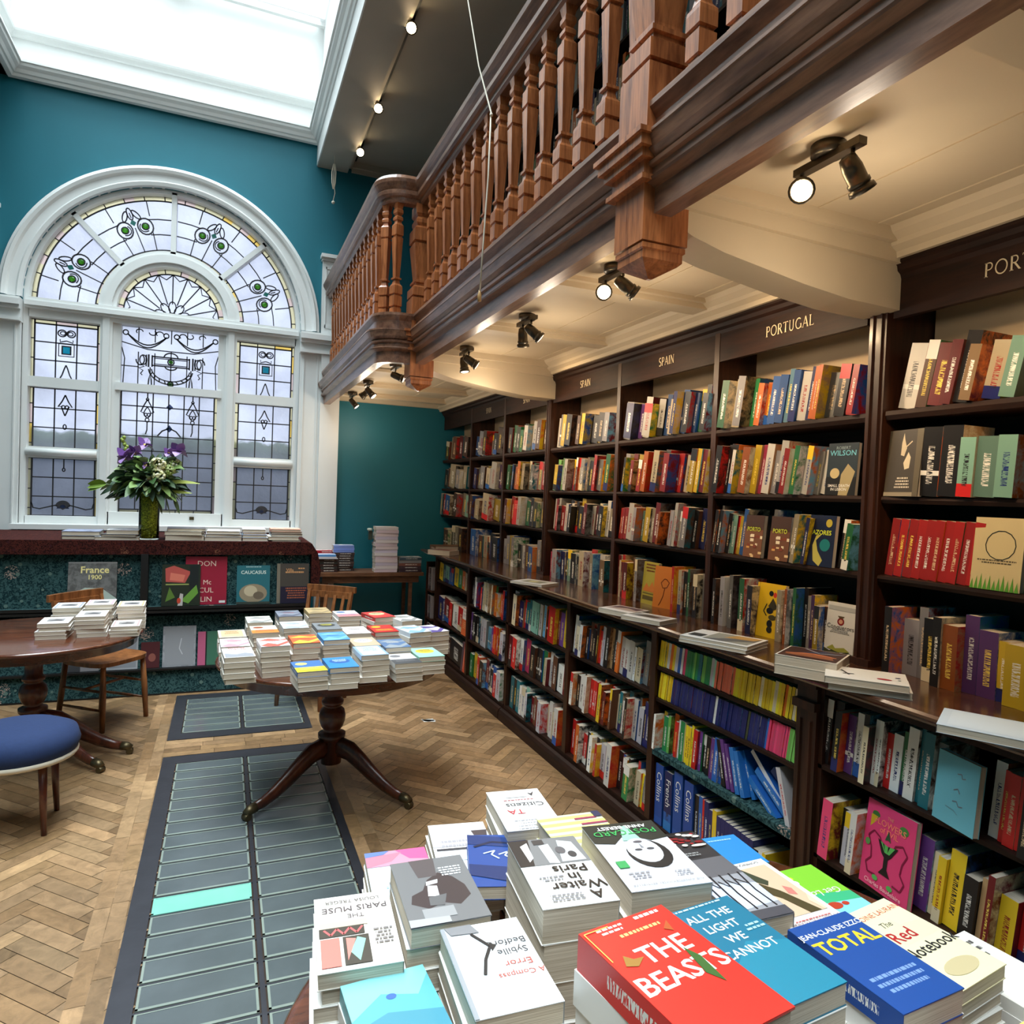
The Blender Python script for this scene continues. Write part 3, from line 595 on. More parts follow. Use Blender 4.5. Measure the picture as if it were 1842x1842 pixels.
    pr = [(1.16, 4.56)]+[(1.075-.145*math.sin(math.radians(a)), 4.705-.145*math.cos(math.radians(a))) for a in range(0, 91, 9)]+[(.93, YW-.09)]
    sp = [(1.02, 4.60, .35), (.962, 4.68, .9)]+[(.955, 4.86+.165*k, 0) for k in range(14)]
    rail('short mahogany balustrade with a curved corner running to the window wall', pr, sp, ())
    g = G(); g.box(1.23, YB, 2.79, XW, YW, 2.82); g.box(.96, 4.62, 2.79, 1.23, YW, 2.82); struct(g, 'floor_gallery', M_case, False)
    g = G(); g.box(.8, YB, 4.88, 1.08, YW, 5.10); g.box(1.08, YB, 4.93, 1.12, YW, 5.1); g.box(.785, YB, 4.88, .8, YW, 5.06); struct(g, 'beam_upper', M_greyceil, False)
    g = G(); g.box(.775, YB, 4.885, .785, YW-.0, 5.09); struct(g, 'trim_upper_beam', M_white, False)
    g = G(); g.box(1.08, YB, 4.99, XW, YW, 5.1); struct(g, 'ceiling_over_gallery', M_greyceil, False)
    g = G(); g.box(1.12, YW-.05, 4.93, XW, YW, 5.0); g.box(1.12, YW-.025, 4.89, XW, YW, 4.93); struct(g, 'trim_upper_crown', M_greyceil, False)
gallery()
# ---------------------------------------------------------------- lettering
_tc = {}
def letters(s, size=1.0, bold=0.0, shear=0.0):
    """outline letters as (verts, faces, width), lying in the XY plane, starting at x = 0 on the baseline"""
    key = (s, bold, shear)
    if key not in _tc:
        c = bpy.data.curves.new('lettering', 'FONT'); c.body = s; c.size = 1; c.offset = bold; c.shear = shear; c.resolution_u = 2
        o = bpy.data.objects.new('lettering', c); COL.objects.link(o); bpy.context.view_layer.update()
        me = o.evaluated_get(bpy.context.evaluated_depsgraph_get()).to_mesh()
        V = [tuple(v.co) for v in me.vertices]; F = [tuple(p.vertices) for p in me.polygons]
        o.evaluated_get(bpy.context.evaluated_depsgraph_get()).to_mesh_clear(); bpy.data.objects.remove(o); bpy.data.curves.remove(c)
        w = max((v[0] for v in V), default=0); _tc[key] = (V, F, w)
    V, F, w = _tc[key]; return [(x*size, y*size) for x, y, z in V], F, w*size
def text(g, s, x, y, size, col, place, align='c', bold=0, shear=0, squash=1.0, width=None):
    """adds letters; place maps (u, v) in the plane to 3D"""
    V, F, w = letters(s, size, bold, shear)
    if width: squash = width/max(w, 1e-6)
    w *= squash; dx = {'c': -w/2, 'l': 0, 'r': -w}[align]
    n = g.pts([place(x+dx+u*squash, y+v) for u, v in V])
    for f in F: g.face([n+i for i in f], col)

def roman(g, word, width, size, place):
    """inscriptional capitals with thick and thin strokes and serifs, centred"""
    arc = lambda cx, cy, rx, ry, a0, a1, n=10: [(cx+rx*math.cos(math.radians(a0+(a1-a0)*k/n)), cy+ry*math.sin(math.radians(a0+(a1-a0)*k/n))) for k in range(n+1)]
    T, t = .13, .06; ser = lambda x, y, w=.13: ([(x-w, y), (x+w, y)], .045)
    D = {'P': (.62, [([(.14,0),(.14,1)],T), ([(.14,.97),(.34,.97)]+arc(.34,.73,.2,.24,90,-90)+[(.14,.49)],t*1.3), ser(.14,.02), ser(.1,.98,.08)]),
         'O': (.92, [(arc(.46,.5,.38,.48,0,360,20),t*1.5)]), 'R': (.72, [([(.14,0),(.14,1)],T), ([(.14,.97),(.34,.97)]+arc(.34,.74,.19,.23,90,-90)+[(.14,.51)],t*1.3), ([(.34,.5),(.66,.02)],T*.9), ser(.14,.02), ser(.68,.02,.07)]),
         'T': (.72, [([(.36,0),(.36,1)],T), ([(.04,.97),(.68,.97)],t), ([(.04,.97),(.03,.86)],.04), ([(.68,.97),(.69,.86)],.04), ser(.36,.02)]),
         'U': (.82, [([(.15,1),(.15,.35)]+arc(.39,.3,.24,.28,180,360)+[(.63,.35),(.63,1)],t*1.5), ser(.15,.98,.1), ser(.65,.98,.1)]),
         'G': (.86, [(arc(.46,.5,.38,.48,50,330,18),t*1.6), ([(.78,.05),(.78,.42)],T*.9), ser(.76,.43,.1)]), 'A': (.84, [([(.1,0),(.42,1)],t), ([(.42,1),(.74,0)],T), ([(.22,.34),(.62,.34)],t), ser(.1,.02,.1), ser(.74,.02,.1)]),
         'L': (.62, [([(.15,0),(.15,1)],T), ([(.15,.03),(.58,.03)],t), ([(.58,.03),(.59,.15)],.04), ser(.15,.98)]), 'I': (.30, [([(.15,0),(.15,1)],T), ser(.15,.02), ser(.15,.98)]),
         'S': (.58, [(arc(.29,.74,.2,.24,40,270)+arc(.29,.26,.21,.26,90,-140),t*1.7)]), 'N': (.86, [([(.14,0),(.14,1)],t), ([(.14,1),(.72,0)],T), ([(.72,0),(.72,1)],t), ser(.14,.02,.1), ser(.72,.98,.1), ser(.1,.98,.08)])}
    tot = sum(D[c][0] for c in word)+.08*(len(word)-1); k = width/(tot*size) if tot else 1; x = -width/2
    for c in word:
        for P, w in D[c][1]:
            P = [Vector((x+p[0]*size*k, p[1]*size)) for p in P]; n = len(P); A, B = [], []
            for i, p in enumerate(P):
                d = (P[min(i+1, n-1)]-P[max(i-1, 0)]).normalized(); q = Vector((-d.y, d.x))*w*size/2; A.append(p+q); B.append(p-q)
            i0 = g.pts([place(*p) for p in A]+[place(*p) for p in B])
            for i in range(n-1): g.face((i0+i, i0+n+i, i0+n+i+1, i0+i+1), (222,206,176))
        x += (D[c][0]+.08)*size*k
# ---------------------------------------------------------------- books
def book_geo(cov, pag, t, h, d, col, ink=None, bands=(), front=None, fink=None, art=False, hard=False, seed=0, M=None):
    """closed book: x = thickness (-t..0, front cover at x = 0), y = depth (spine at 0), z = height"""
    i0, j0 = len(cov.v), len(pag.v); b = .0028 if hard else .0012; ins = .003 if hard else .0012
    ink = ink or (col if sum(col) > 380 else (225,222,214)); fc = front or col; fi = fink or ink
    s0 = seed*7.0
    # boards
    for x0, x1, fs in ((-b, 0, 1), (-t, -t+b, 0)):
        n = cov.pts([(x0,0,0),(x1,0,0),(x1,d,0),(x0,d,0),(x0,0,h),(x1,0,h),(x1,d,h),(x0,d,h)])
        for q in ((0,3,2,1),(4,5,6,7),(2,3,7,6)): cov.face([n+i for i in q], fc, fi, None)
        sc = 1/.13
        uv = [(s0+0, 11+0), (s0+d*sc, 11+0), (s0+d*sc, 11+h*sc), (s0, 11+h*sc)] if art else None
        cov.face([n+1, n+2, n+6, n+5], fc, fi, uv); cov.face([n+3, n+0, n+4, n+7], fc, fi, uv)
    # spine in bands
    zs = [(0, 1, col)] if not bands else bands
    for a, c, cc in zs:
        n = cov.pts([(-t,0,a*h),(0,0,a*h),(0,0,c*h),(-t,0,c*h)]); e = [s0+a, s0+c]
        cov.face((n, n+1, n+2, n+3), cc, ink if cc == col or len(zs) == 1 else (40,36,36), [(e[0],0),(e[0],1),(e[1],1),(e[1],0)])
    n = cov.pts([(-t,b,0),(0,b,0),(0,b,h),(-t,b,h)]); cov.face((n+3, n+2, n+1, n), col, ink, None)
    pag.box(-t+b, b, ins, -b, d-ins*1.3, h-ins)
    if M is not None: cov.xf(M, i0); pag.xf(M, j0)
def M_stand(x, y, z, lean=0, turn=0):
    return Matrix.Translation((x, y, z)) @ Matrix.Rotation(-PI/2+turn, 4, 'Z') @ Matrix.Rotation(lean, 4, 'Y')
def M_face(x, y, z, tilt=0, turn=0):
    return Matrix.Translation((x, y, z)) @ Matrix.Rotation(PI+turn, 4, 'Z') @ Matrix.Rotation(-tilt, 4, 'Y')
ORD = ['first','second','third','fourth','fifth','sixth','seventh','eighth','ninth','tenth','eleventh','twelfth','thirteenth','fourteenth','fifteenth',
       'sixteenth','seventeenth','eighteenth','nineteenth','twentieth']
def nth(k):
    if k < 20: return ORD[k]
    return {2:'twenty-', 3:'thirty-', 4:'forty-', 5:'fifty-'}[(k+1)//10]+ORD[(k+1) % 10-1] if (k+1) % 10 else {3:'thirtieth', 4:'fortieth', 5:'fiftieth', 2:'twentieth'}[(k+1)//10]
BOOKS = []   # every book standing on the wall shelves, drawn after sizes are ranked
SLOTS = {}
def rowbooks(shelf, y0, y1, z, xf, seq, lean=8, hs=(.185,.212), ds=(.12,.14), clear=.29, slot=.135, thick=(.55,1.6), gap_far=0.0, same=''):
    """books from y0 (window end) to y1 (near end); seq: letters of HEX; capital = picture on the side towards the door; *n repeats"""
    toks = []; i = 0
    while i < len(seq):
        c = seq[i]; n = 1; i += 1
        if c == ' ': continue
        j = i
        while j < len(seq) and seq[j].isdigit(): j += 1
        if j > i: n = int(seq[i:j]); i = j
        for q in range(n): toks.append((c, n > 3))
    a0 = math.radians(lean); R_ = random.Random(hash_(shelf)); ths = []; lastt = 1
    for c, rep in toks:
        w = (.45 if rep and n else R_.uniform(*thick)) if not rep else 1.0
        ths.append(w if not rep else same_w(same, R_))
    SW = slot
    ths = [None if c == '#' else w for (c, r_), w in zip(toks, ths)]
    L = (y0-y1) - gap_far - math.sin(a0)*hs[1] - .004 - SW*sum(1 for c, r_ in toks if c == '#')
    k = L*math.cos(a0)/sum(w for w in ths if w); y = y0-gap_far; hrep = None; prev = None
    for idx, ((c, rep), w) in enumerate(zip(toks, ths)):
        if w is None: SLOTS.setdefault(shelf, []).append((y, y-SW, z, xf)); y -= SW; prev = None; continue
        t = w*k; y -= t/math.cos(a0)
        h = R_.uniform(*hs); d = R_.uniform(*ds)
        if rep or (prev and prev[0] == c.lower() and R_.random() < .6): h, d = prev[1:] if prev and prev[0] == c.lower() else (h, d)
        art = c.isupper(); cl = c.lower(); h = min(h, clear-.01)
        if art: d = max(d, ds[1])+.012
        prev = (cl, h, d) if not art else None
        fr = R_.choice([0, 0, .01, .02, -.03, -.04 if shelf[0] == 'U' else 0]) if not rep and c != '#' and shelf not in ('L10', 'L11') else 0
        col = HEX[cl]; vv = R_.uniform(.62, .98) if shelf[0] == 'U' else R_.uniform(.95, 1.15) if shelf[:2] == 'L1' else R_.uniform(.85, 1.12); col = tuple(min(250, q*vv*.86+m*.14) for q, m in zip(col, (70,54,42))) if shelf[0] == 'U' else tuple(min(250, q*vv) for q in col)  # low bays get lighter cover colours, standing in for light they lack
        bands = ()
        rr = R_.random()
        if rep or shelf in ('L10', 'L11'): pass
        elif rr < .16: bands = ((0, .22, HEX[R_.choice('wkrcnb')]), (.22, 1, col))
        elif rr < .26: bands = ((0, .72, col), (.72, 1, HEX[R_.choice('wcykr')]))
        elif rr < .32: bands = ((0, .3, col), (.3, .37, HEX['w']), (.37, 1, col))
        ink = R_.choice([(30,26,30),(30,26,30),(150,30,30),(30,50,110)]) if sum(col) > 420 else R_.choice([(232,228,220),(232,228,220),(236,206,90),(220,190,150)])
        if shelf in ('L10', 'L11'): ink = tuple(min(250, q*.72+40) for q in col)
        side = HEX[R_.choice('kwcbosdtaeg')] if (R_.random() < .6 or art) else col
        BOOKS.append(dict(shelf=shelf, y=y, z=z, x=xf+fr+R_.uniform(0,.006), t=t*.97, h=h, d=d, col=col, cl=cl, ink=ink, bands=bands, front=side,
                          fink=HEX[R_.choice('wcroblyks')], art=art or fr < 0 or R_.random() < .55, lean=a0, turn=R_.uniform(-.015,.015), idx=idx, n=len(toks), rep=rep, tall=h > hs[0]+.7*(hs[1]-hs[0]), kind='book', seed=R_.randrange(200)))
def hash_(s):
    v = 7
    for ch in s: v = (v*31+ord(ch)) % 1000003
    return v
def same_w(same, R_): return float(same) if same else .55

UB = [(4.58,3.66),(3.64,2.76),(2.74,1.885)]   # bays of the upper case from the window end, between the two newel lines
XU, XLW = 2.2, 1.955
def upper_case(ya, yb, divs, signs, label):
    """one bookcase unit of the wall between two pilasters; ya far, yb near"""
    t = thing('bookcase', label, 'bookcase', (XU, yb, 1.07), group=None); K = []
    def part(g, name, mats=M_case, colour=False): k = g.obj(name, mats, t, colour); K.append(k); return k
    g = G(); g.box(2.43, yb, 1.07, 2.445, ya, 2.0); part(g, 'back_panel')
    g = G(); g.box(2.43, yb, 2.0, 2.445, ya, 2.53); part(g, 'upper_back_panel', M_wallback)
    edges = [ya]+list(divs)+[yb]
    for q in divs:
        g = G(); g.box(XU+.004, q-.011, 1.07, 2.43, q+.011, 2.5); g.box(XU-.006, q-.018, 1.07, XU+.006, q+.018, 2.5); part(g, 'upright', M_casev)
    for a, b in zip(edges, edges[1:]):
        a2 = a-(.012 if a in divs else 0); b2 = b+(.012 if b in divs else 0)
        for z, th in ((2.008,.03),(1.70,.022),(1.415,.022)):
            g = G(); g.box(XU+.008, b2, z-th, 2.43, a2, z); g.prism([(XU+.008,z),(XU-.004,z-.003),(XU-.006,z-th*.6),(XU+.002,z-th-.004),(XU+.008,z-th-.004)], 1, b2, a2); part(g, 'shelf')
    for (a, b), s in zip(zip(edges, edges[1:]), signs):
        g = G(); g.box(XU-.004, b+.012, 2.335, XU+.02, a-.012, 2.49); k = part(g, 'name_board')
        if s:
            g = G(); word, w = s; roman(g, word, w, .045, lambda u, v: (XU-.0065, (a+b)/2-.03-u, 2.392+v)); q = g.obj('lettering', M_gold, k, False); q.data.transform(Matrix.Translation(-Vector(t.location)))
    g = G(); g.sweep([(-.02,2.47),(.0,2.47),(.006,2.485),(.02,2.495),(.024,2.512),(.035,2.52),(.035,2.535),(-.02,2.535)], [(XU-.004, yb-.0), (XU-.004, ya+.0)]); part(g, 'cornice')
    rebase(t, *K); return t
def pilaster(y, z0=1.07, z1=2.50, x=XU, label='', d=.25, hw=.036):
    g = G(); g.box(x-.012, y-hw, z0, x+d-.005, y+hw, z1)
    for q in (-.5, .5): g.prism([(x-.012, y+q*hw-.006), (x-.020, y+q*hw-.003), (x-.020, y+q*hw+.003), (x-.012, y+q*hw+.006)], 2, z0+.03, z1-.14)
    g.box(x-.026, y-hw-.004, z0, x-.01, y+hw+.004, z0+.03); g.box(x-.03, y-hw-.006, z1-.10, x-.0, y+hw+.006, z1-.07); g.box(x-.026, y-hw-.006, z1-.02, x-.0, y+hw+.006, z1+.02)
    return g
divU = [(4.66, 7.28, (6.36, 5.5)), (1.885, 4.575, (3.65, 2.75)), (-.9, 1.80, (.9, .0))]
upper_case(7.28, 4.66, (6.36, 5.5), [('', .2), ('SPAIN', .13), ('SPAIN', .13)], 'dark oak wall bookcase in the far corner beside the teal wall')
upper_case(4.575, 1.885, (3.65, 2.75), [('SPAIN', .14), ('SPAIN', .14), ('PORTUGAL', .27)], 'dark oak wall bookcase between the two cream beams, boards reading SPAIN and PORTUGAL')
upper_case(1.80, -.9, (.9, .0), [('PORTUGAL', .30), ('', .3), ('', .3)], 'dark oak wall bookcase nearest the camera with a cut off PORTUGAL board')
for y, lb in ((1.843, 'fluted dark oak pilaster under the near cream beam between bookcases'), (4.617, 'fluted dark oak pilaster under the far cream beam between bookcases')):
    k = pilaster(y).obj('pilaster', M_casev, None, False); tag(k, lb, 'pilaster')

def lower_case(ya, yb, divs, shelves, label):
    t = thing('low_bookcase', label, 'bookcase', (XLW, yb, 0)); K = []
    def part(g, name, mats=M_case): k = g.obj(name, mats, t, False); K.append(k); return k
    g = G(); g.box(2.38, yb, .1, 2.40, ya, 1.035); part(g, 'back_panel')
    g = G(); g.box(1.93, yb, 0, 2.38, ya, .075); g.prism([(1.905,0),(1.905,.055),(1.915,.075),(1.93,.085),(1.93,0)], 1, yb, ya); g.box(1.945, yb, .075, 2.38, ya, .105); part(g, 'plinth')
    edges = [ya]+list(divs)+[yb]
    for q in (ya-.008, yb+.008):
        g = G(); g.box(XLW-.004, q-.008, .075, 2.38, q+.008, 1.035); part(g, 'side_panel', M_casev)
    for q in divs:
        w = .016; g = G(); g.box(XLW, q-w, .105, 2.38, q+w, 1.035); g.box(XLW-.012, q-w-.006, .105, XLW, q+w+.006, 1.035); part(g, 'upright', M_casev)
    for (a, b), zz in zip(zip(edges, edges[1:]), shelves):
        a2 = a-(.016 if a in divs else 0); b2 = b+(.016 if b in divs else 0)
        for z in zz:
            g = G(); g.box(XLW+.01, b2, z-.02, 2.38, a2, z); g.prism([(XLW+.01,z),(XLW-.004,z-.003),(XLW-.004,z-.017),(XLW+.01,z-.02)], 1, b2, a2); part(g, 'shelf')
        g = G(); g.box(XLW-.002, b2, 1.0, XLW+.02, a2, 1.035); part(g, 'top_rail')
    rebase(t, *K)
lower_case(6.54, 4.70, (5.57,), [(.80,.42), (.72,.415)], 'low dark oak bookcase at the far end under the counter')
lower_case(4.69, 1.885, (3.71, 2.81), [(.72,.415), (.72,.415), (.858,.705,.455)], 'low dark oak bookcase under the middle of the counter with yellow and navy booklets')
lower_case(1.80, -.9, (.9, .0), [(.755,.44)]*3, 'low dark oak bookcase under the near end of the counter')
g = pilaster(1.845, .0, 1.035, XLW-.01, '', .42, .045); tag(g.obj('pilaster', M_casev, None, False), 'short reeded dark oak pilaster below the counter beside the pink book', 'pilaster')
g = G(); g.box(XLW-.012, 6.54, 0, 2.38, 6.57, 1.035); g.box(1.93, 6.54, 0, XLW, 6.57, .1); tag(g.obj('cabinet_end_panel', M_casev, None, False), 'dark oak end panel closing the low bookcase towards the teal wall', 'panel')
g = G(); g.prism([(1.872,1.05),(1.864,1.058),(1.864,1.066),(1.872,1.0735),(2.43,1.0735),(2.43,1.035),(1.90,1.035),(1.895,1.046)], 1, -.9, 6.85)
tag(g.obj('countertop', M_counter, None, False), 'long polished oak counter running along the low bookcases', 'countertop')
g = G(); g.box(1.966, 1.90, .4555, 2.36, 2.79, .459); g.prism([(1.95,.4595),(1.944,.456),(1.944,.43),(1.95,.43)], 1, 1.90, 2.79); g.box(1.95, 1.90, .4555, 1.966, 2.79, .4595)
tag(g.obj('shelf_cloth', M_carpet, None, False), 'dark green patterned cloth lining the shelf above the big blue dictionaries', 'shelf cloth')

# rows of the upper case: (bay, shelf, sequence)
zS = (2.008, 1.70, 1.415, 1.0735)
bays = {'U3': (4.575, 3.662), 'U2': (3.638, 2.762), 'U1': (2.738, 1.888), 'U0': (1.798, .912), 'U4': (5.488, 4.66), 'U5': (6.348, 5.512), 'U6': (7.27, 6.372)}
SH = {'U1': 'above the counter in the PORTUGAL bay', 'U2': 'above the counter in the SPAIN bay left of PORTUGAL', 'U3': 'above the counter just past the far beam',
      'U0': 'above the counter under the cut off PORTUGAL board'}
rows = {
 'U1': ['K gciggOobblbwnooEkrr', 'kkkWeoyPwiWirhgwwww#', 'ekkkmoybr#e#ccsn#kgg', 'kiiiebighn#cpoygkwvyYs#'],
 'U2': ['invW wwbwCnbKbgKk', 'bikdr yrorycerrrOcryYd', 'rrrwdDimmycdrroOsiwsciknk', 'drcYddsniw##krwjckgkkw'],
 'U3': ['wEkykksykkYkiW', 'mhychwprkcSowSakwrergj', 'wdwrR wkwkkykbdwdwkwc', 'pdrinnmgkmkcrrcwwAe'],
 'U0': ['wsddk acmCkkbbnbw', '#kkmmmcowrkwoy', 'r10#wgokcd', 'mkiikK ovvyywtwvwwbe'],
 'U4': ['kgjgksWckwsS', 'gcbjsoOcamgercr', 'bDr#wegekje', 'iIycikwcsbni'],
 'U5': ['bIiswkSs', 'neIsciwv', 'sOcwcye', 'yBsCsnk'],
 'U6': ['jCasdrs', 'kscice', 'wrbkdscm', 'osjccsk']}
for bay, rr in rows.items():
    ya, yb = bays[bay]
    for k, seq in enumerate(rr):
        ln = (9, 9, 8, 1.0)[k]
        if bay == 'U0': ln = (11, 3, 7, .8)[k]
        tall = bay == 'U1' and k == 0
        rowbooks(bay+str(k), ya, yb, zS[k], XU+.012, seq, ln, hs=(.175,.235) if k != 3 else (.18,.25), ds=(.12,.15), clear=.30 if k == 0 else .26 if k < 3 else .31, gap_far=.05 if bay == 'U1' and k == 3 else .02 if k == 3 else .01)
lb = {'L0': (1.798,.918), 'L1': (2.792,1.892), 'L2': (3.692,2.828), 'L3': (4.668,3.728), 'L4': (5.552,4.718), 'L5': (6.522,5.588)}
lrows = {
 'L2': [(.72,'wWcwkskKRikakowwwwcesk',7),(.415,'owkwkwrrrroycdrsctwtkweinnw',6),(.105,'rororkywWriiwKbKkgrcye',6)],
 'L3': [(.72,'icnrttmmwlkkrdvy',6),(.415,'rdrWpykkkgcwswdk',6),(.105,'mtktwWmidsdricwcows',5)],
 'L4': [(.72,'kiwwwdwrrccccgoorr',6),(.415,'vkKkiilvrrrdi',5),(.105,'gygrrkdikbrie',5)],
 'L5': [(.80,'ytmbbygoca',6),(.42,'ndrwr#',5),(.105,'ksk#',4)],
 'L1': [(.858,'yyyywoyibwpg4hgthggim q8 y10cyyycyyoyycy',7),(.705,'y9n26wn16jn8bp9h4',8),(.455,'wyghorwgyyyRvkkvvbb',-9)],
 'L0': [(.755,'kkkvwkcwwrwgwtte#wrrrkgksmnbn',4),(.44,'npkiwwY#vcyYkadyrkkiiiw',5)]}
for bay, rr in lrows.items():
    ya, yb = lb[bay]
    for k, (z, seq, ln) in enumerate(rr):
        if bay == 'L1':
            if k < 2: rowbooks('L1'+str(k), ya-.0, yb, z, XLW+.006, seq, ln, hs=(.118,.126), ds=(.075,.082), clear=.135, thick=(.5,.8), same='.5')
            else: rowbooks('L12', ya, yb+.42, z, XLW+.012, seq, 4, hs=(.17,.20), ds=(.12,.14), clear=.24)
        else: rowbooks(bay+str(k), ya, yb, z, XLW+.012, seq, ln, hs=(.175,.238) if bay != 'L5' or k else (.15,.17), ds=(.125,.15), clear=.255 if (bay, k) != ('L0', 0) else .27)
# shelf books: the three hundred that show largest are things, the others one object
camp = Vector((0, 0, 1.65)); PX = {}
def inframe(b):
    p = Vector((b['x'], b['y'], b['z']+.1)); v = S.camera.matrix_world.inverted() @ p
    if v.z > -.1: return False
    return abs(v.x/-v.z) < .755 and abs(v.y/-v.z) < .755
def rank(b):
    d2 = (Vector((b['x'], b['y'], b['z']+.1))-camp).length_squared
    fx = max(b['t'], .01)*b['h']*abs(b['x'])/math.sqrt(d2)+(.03 if b['art'] else .012)*b['h']*b['y']/math.sqrt(d2)
    v = S.camera.matrix_world.inverted() @ Vector((b['x'], b['y'], b['z']+.1)); inside = abs(v.x/-v.z) < .64 and abs(v.y/-v.z) < .64
    return fx/d2*(1 if inside else .3)
vis = sorted([b for b in BOOKS if inframe(b)], key=rank, reverse=True)
PH = {'U1': 'under PORTUGAL', 'U0': 'under cut PORTUGAL', 'U2': 'in bay before PORTUGAL', 'U3': 'two bays before PORTUGAL', 'L0': 'below counter by pilaster', 'L1': 'of low booklet bay',
      'L2': 'of bay before booklets', 'L3': 'two bays before booklets', 'L4': 'three bays before booklets', 'L5': 'of farthest low bay', 'U4': 'past the far beam', 'U5': 'of bay before corner', 'U6': 'in the corner bay'}
SN = {'0': 'top shelf', '1': 'second shelf', '2': 'third shelf', '3': 'bottom shelf'}
solo = vis[:300]; ids = set(id(b) for b in solo); _run = {}
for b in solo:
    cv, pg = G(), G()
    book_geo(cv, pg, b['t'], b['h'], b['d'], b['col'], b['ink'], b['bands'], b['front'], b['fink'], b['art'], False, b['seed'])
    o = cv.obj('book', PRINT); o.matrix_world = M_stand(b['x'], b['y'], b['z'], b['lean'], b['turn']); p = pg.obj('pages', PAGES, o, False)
    bay, k = b['shelf'][:2], b['shelf'][2]; sn = SN[k] if not (bay[0] == 'L' and k == '2' and bay != 'L1') else 'bottom shelf'; ph = PH[bay]; c = CN[b['cl']]
    if b['rep']:
        lab = f"thin {c} spine in the matching {c} row, {sn} {ph}"; key = f"matching {c} books, {sn} {ph}"
        o['label'] = lab; o['group'] = key
    else:
        size = 'tall ' if b['tall'] and ' ' not in c else ''; size += 'thick ' if b['t'] > .034 else 'slim ' if b['t'] < .02 else ''
        o['label'] = f"{size}{c} book, {nth(b['idx'])} from window end, {sn} {ph}"; o['group'] = f"books on the {sn} {ph}"
    o['category'] = 'book'
cv, pg = G(), G()
for b in BOOKS:
    if id(b) in ids or not inframe(b): continue
    c1, p1 = G(), G(); book_geo(c1, p1, b['t'], b['h'], b['d'], b['col'], b['ink'], b['bands'], b['front'], b['fink'], b['art'], False, b['seed'])
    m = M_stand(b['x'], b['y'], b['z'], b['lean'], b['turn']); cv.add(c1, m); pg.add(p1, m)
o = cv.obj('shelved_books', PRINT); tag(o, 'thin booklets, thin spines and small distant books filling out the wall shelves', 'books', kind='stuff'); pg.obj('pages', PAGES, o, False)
print('shelf books', len(BOOKS), 'in frame', len(vis))

# ---- single books with their own covers
def draw(g, art, d, h, e=.0006):
    for it in art:
        k = it[0]; e += .00012; P = lambda u, v: (e, u*d, v*h)
        if k == 'r': g.quad([P(it[1],it[2]), P(it[3],it[2]), P(it[3],it[4]), P(it[1],it[4])], it[5])
        elif k == 'e': g.quad([P(it[1]+it[3]*math.cos(2*PI*i/20), it[2]+it[4]*math.sin(2*PI*i/20)) for i in range(20)], it[5])
        elif k == 'p': g.quad([P(u, v) for u, v in it[1]], it[2])
        elif k == 'l':
            for (u0, v0), (u1, v1) in zip(it[1], it[1][1:]):
                a = Vector((u0*d, v0*h)); b = Vector((u1*d, v1*h)); q = (b-a).normalized(); q = Vector((-q.y, q.x))*it[2]*d/2; x = q*0
                g.quad([(e, a.x-q.x, a.y-q.y), (e, b.x-q.x, b.y-q.y), (e, b.x+q.x, b.y+q.y), (e, a.x+q.x, a.y+q.y)][::-1], it[3])
        elif k == 't':
            o = it[6] if len(it) > 6 else {}
            text(g, it[1], 0, 0, it[4]*d, it[5], lambda u, v: (e, it[2]*d+u, it[3]*h+v), o.get('al', 'c'), o.get('bold', 0), o.get('sh', 0), o.get('sq', 1))
        elif k == 'lines':   # rows of small unreadable print
            _, u0, v0, u1, v1, n, col = it; R_ = random.Random(int(u0*991+v0*77))
            for i in range(n):
                v = v1-(v1-v0)*i/n; w = (u1-u0)*R_.uniform(.7, 1); c = (u0+u1)/2
                x = c-w/2
                while x < c+w/2:
                    l = R_.uniform(.02,.07); g.quad([P(x, v), P(min(x+l, c+w/2), v), P(min(x+l, c+w/2), v+(v1-v0)/n*.5), P(x, v+(v1-v0)/n*.5)], col); x += l+.014
def one_book(name, label, M, t, h, d, col, art=(), ink=None, bands=(), front=None, fink=None, noise=False, hard=False, seed=0, group=None, spine=None, cat='book'):
    cv, pg = G(), G(); book_geo(cv, pg, t, h, d, col, ink, bands, front, fink, noise, hard, seed)
    o = cv.obj(name, PRINT); o.matrix_world = M; tag(o, label, cat, group); pg.obj('pages', PAGES, o, False)
    if art: g = G(); draw(g, art, d, h); g.obj('cover_print', INK, o)
    if spine:
        g = G(); s, size, cc, pos = spine[:4]; n0 = len(g.v)
        V, F, w = letters(s); sq = spine[4] if len(spine) > 4 else 1
        n = g.pts([(-t*.5+v*size-size*.33, -.0006, h*pos-u*size*sq) for u, v in V])
        for f in F: g.face([n+i for i in f], cc)
        g.obj('spine_title', INK, o)
    return o
wht, blk = (238,236,230), (24,22,24)
def slot(sh, k): return SLOTS[sh][k]
def face_out(sh, k, label, h, d, col, art, turn=.0, fwd=-.034, tilt=.08, **kw):
    y0, y1, z, xf = slot(sh, k); ym = (y0+y1)/2
    M = M_face(xf+fwd+.02, ym+d/2*math.cos(turn), z, tilt, turn); return one_book('book', label, M, .02, h, d, col, art, front=col, **kw)
def city(c1, c2, c3, word, wc, v=.62, top=None):
    R_ = random.Random(hash_(word)); a = [('r', 0, 0, 1, .66, c1)]
    for i in range(16): u = R_.random()*.9; vv = R_.random()*.5; a.append(('r', u, vv, u+.1+R_.random()*.1, vv+.03+R_.random()*.05, R_.choice([c2, c3, (236,220,190), (130,60,34)])))
    if top: a.append(('r', 0, .66, 1, 1, top))
    return a+[('t', word, .5, v, .22, wc, {'bold': .02})]
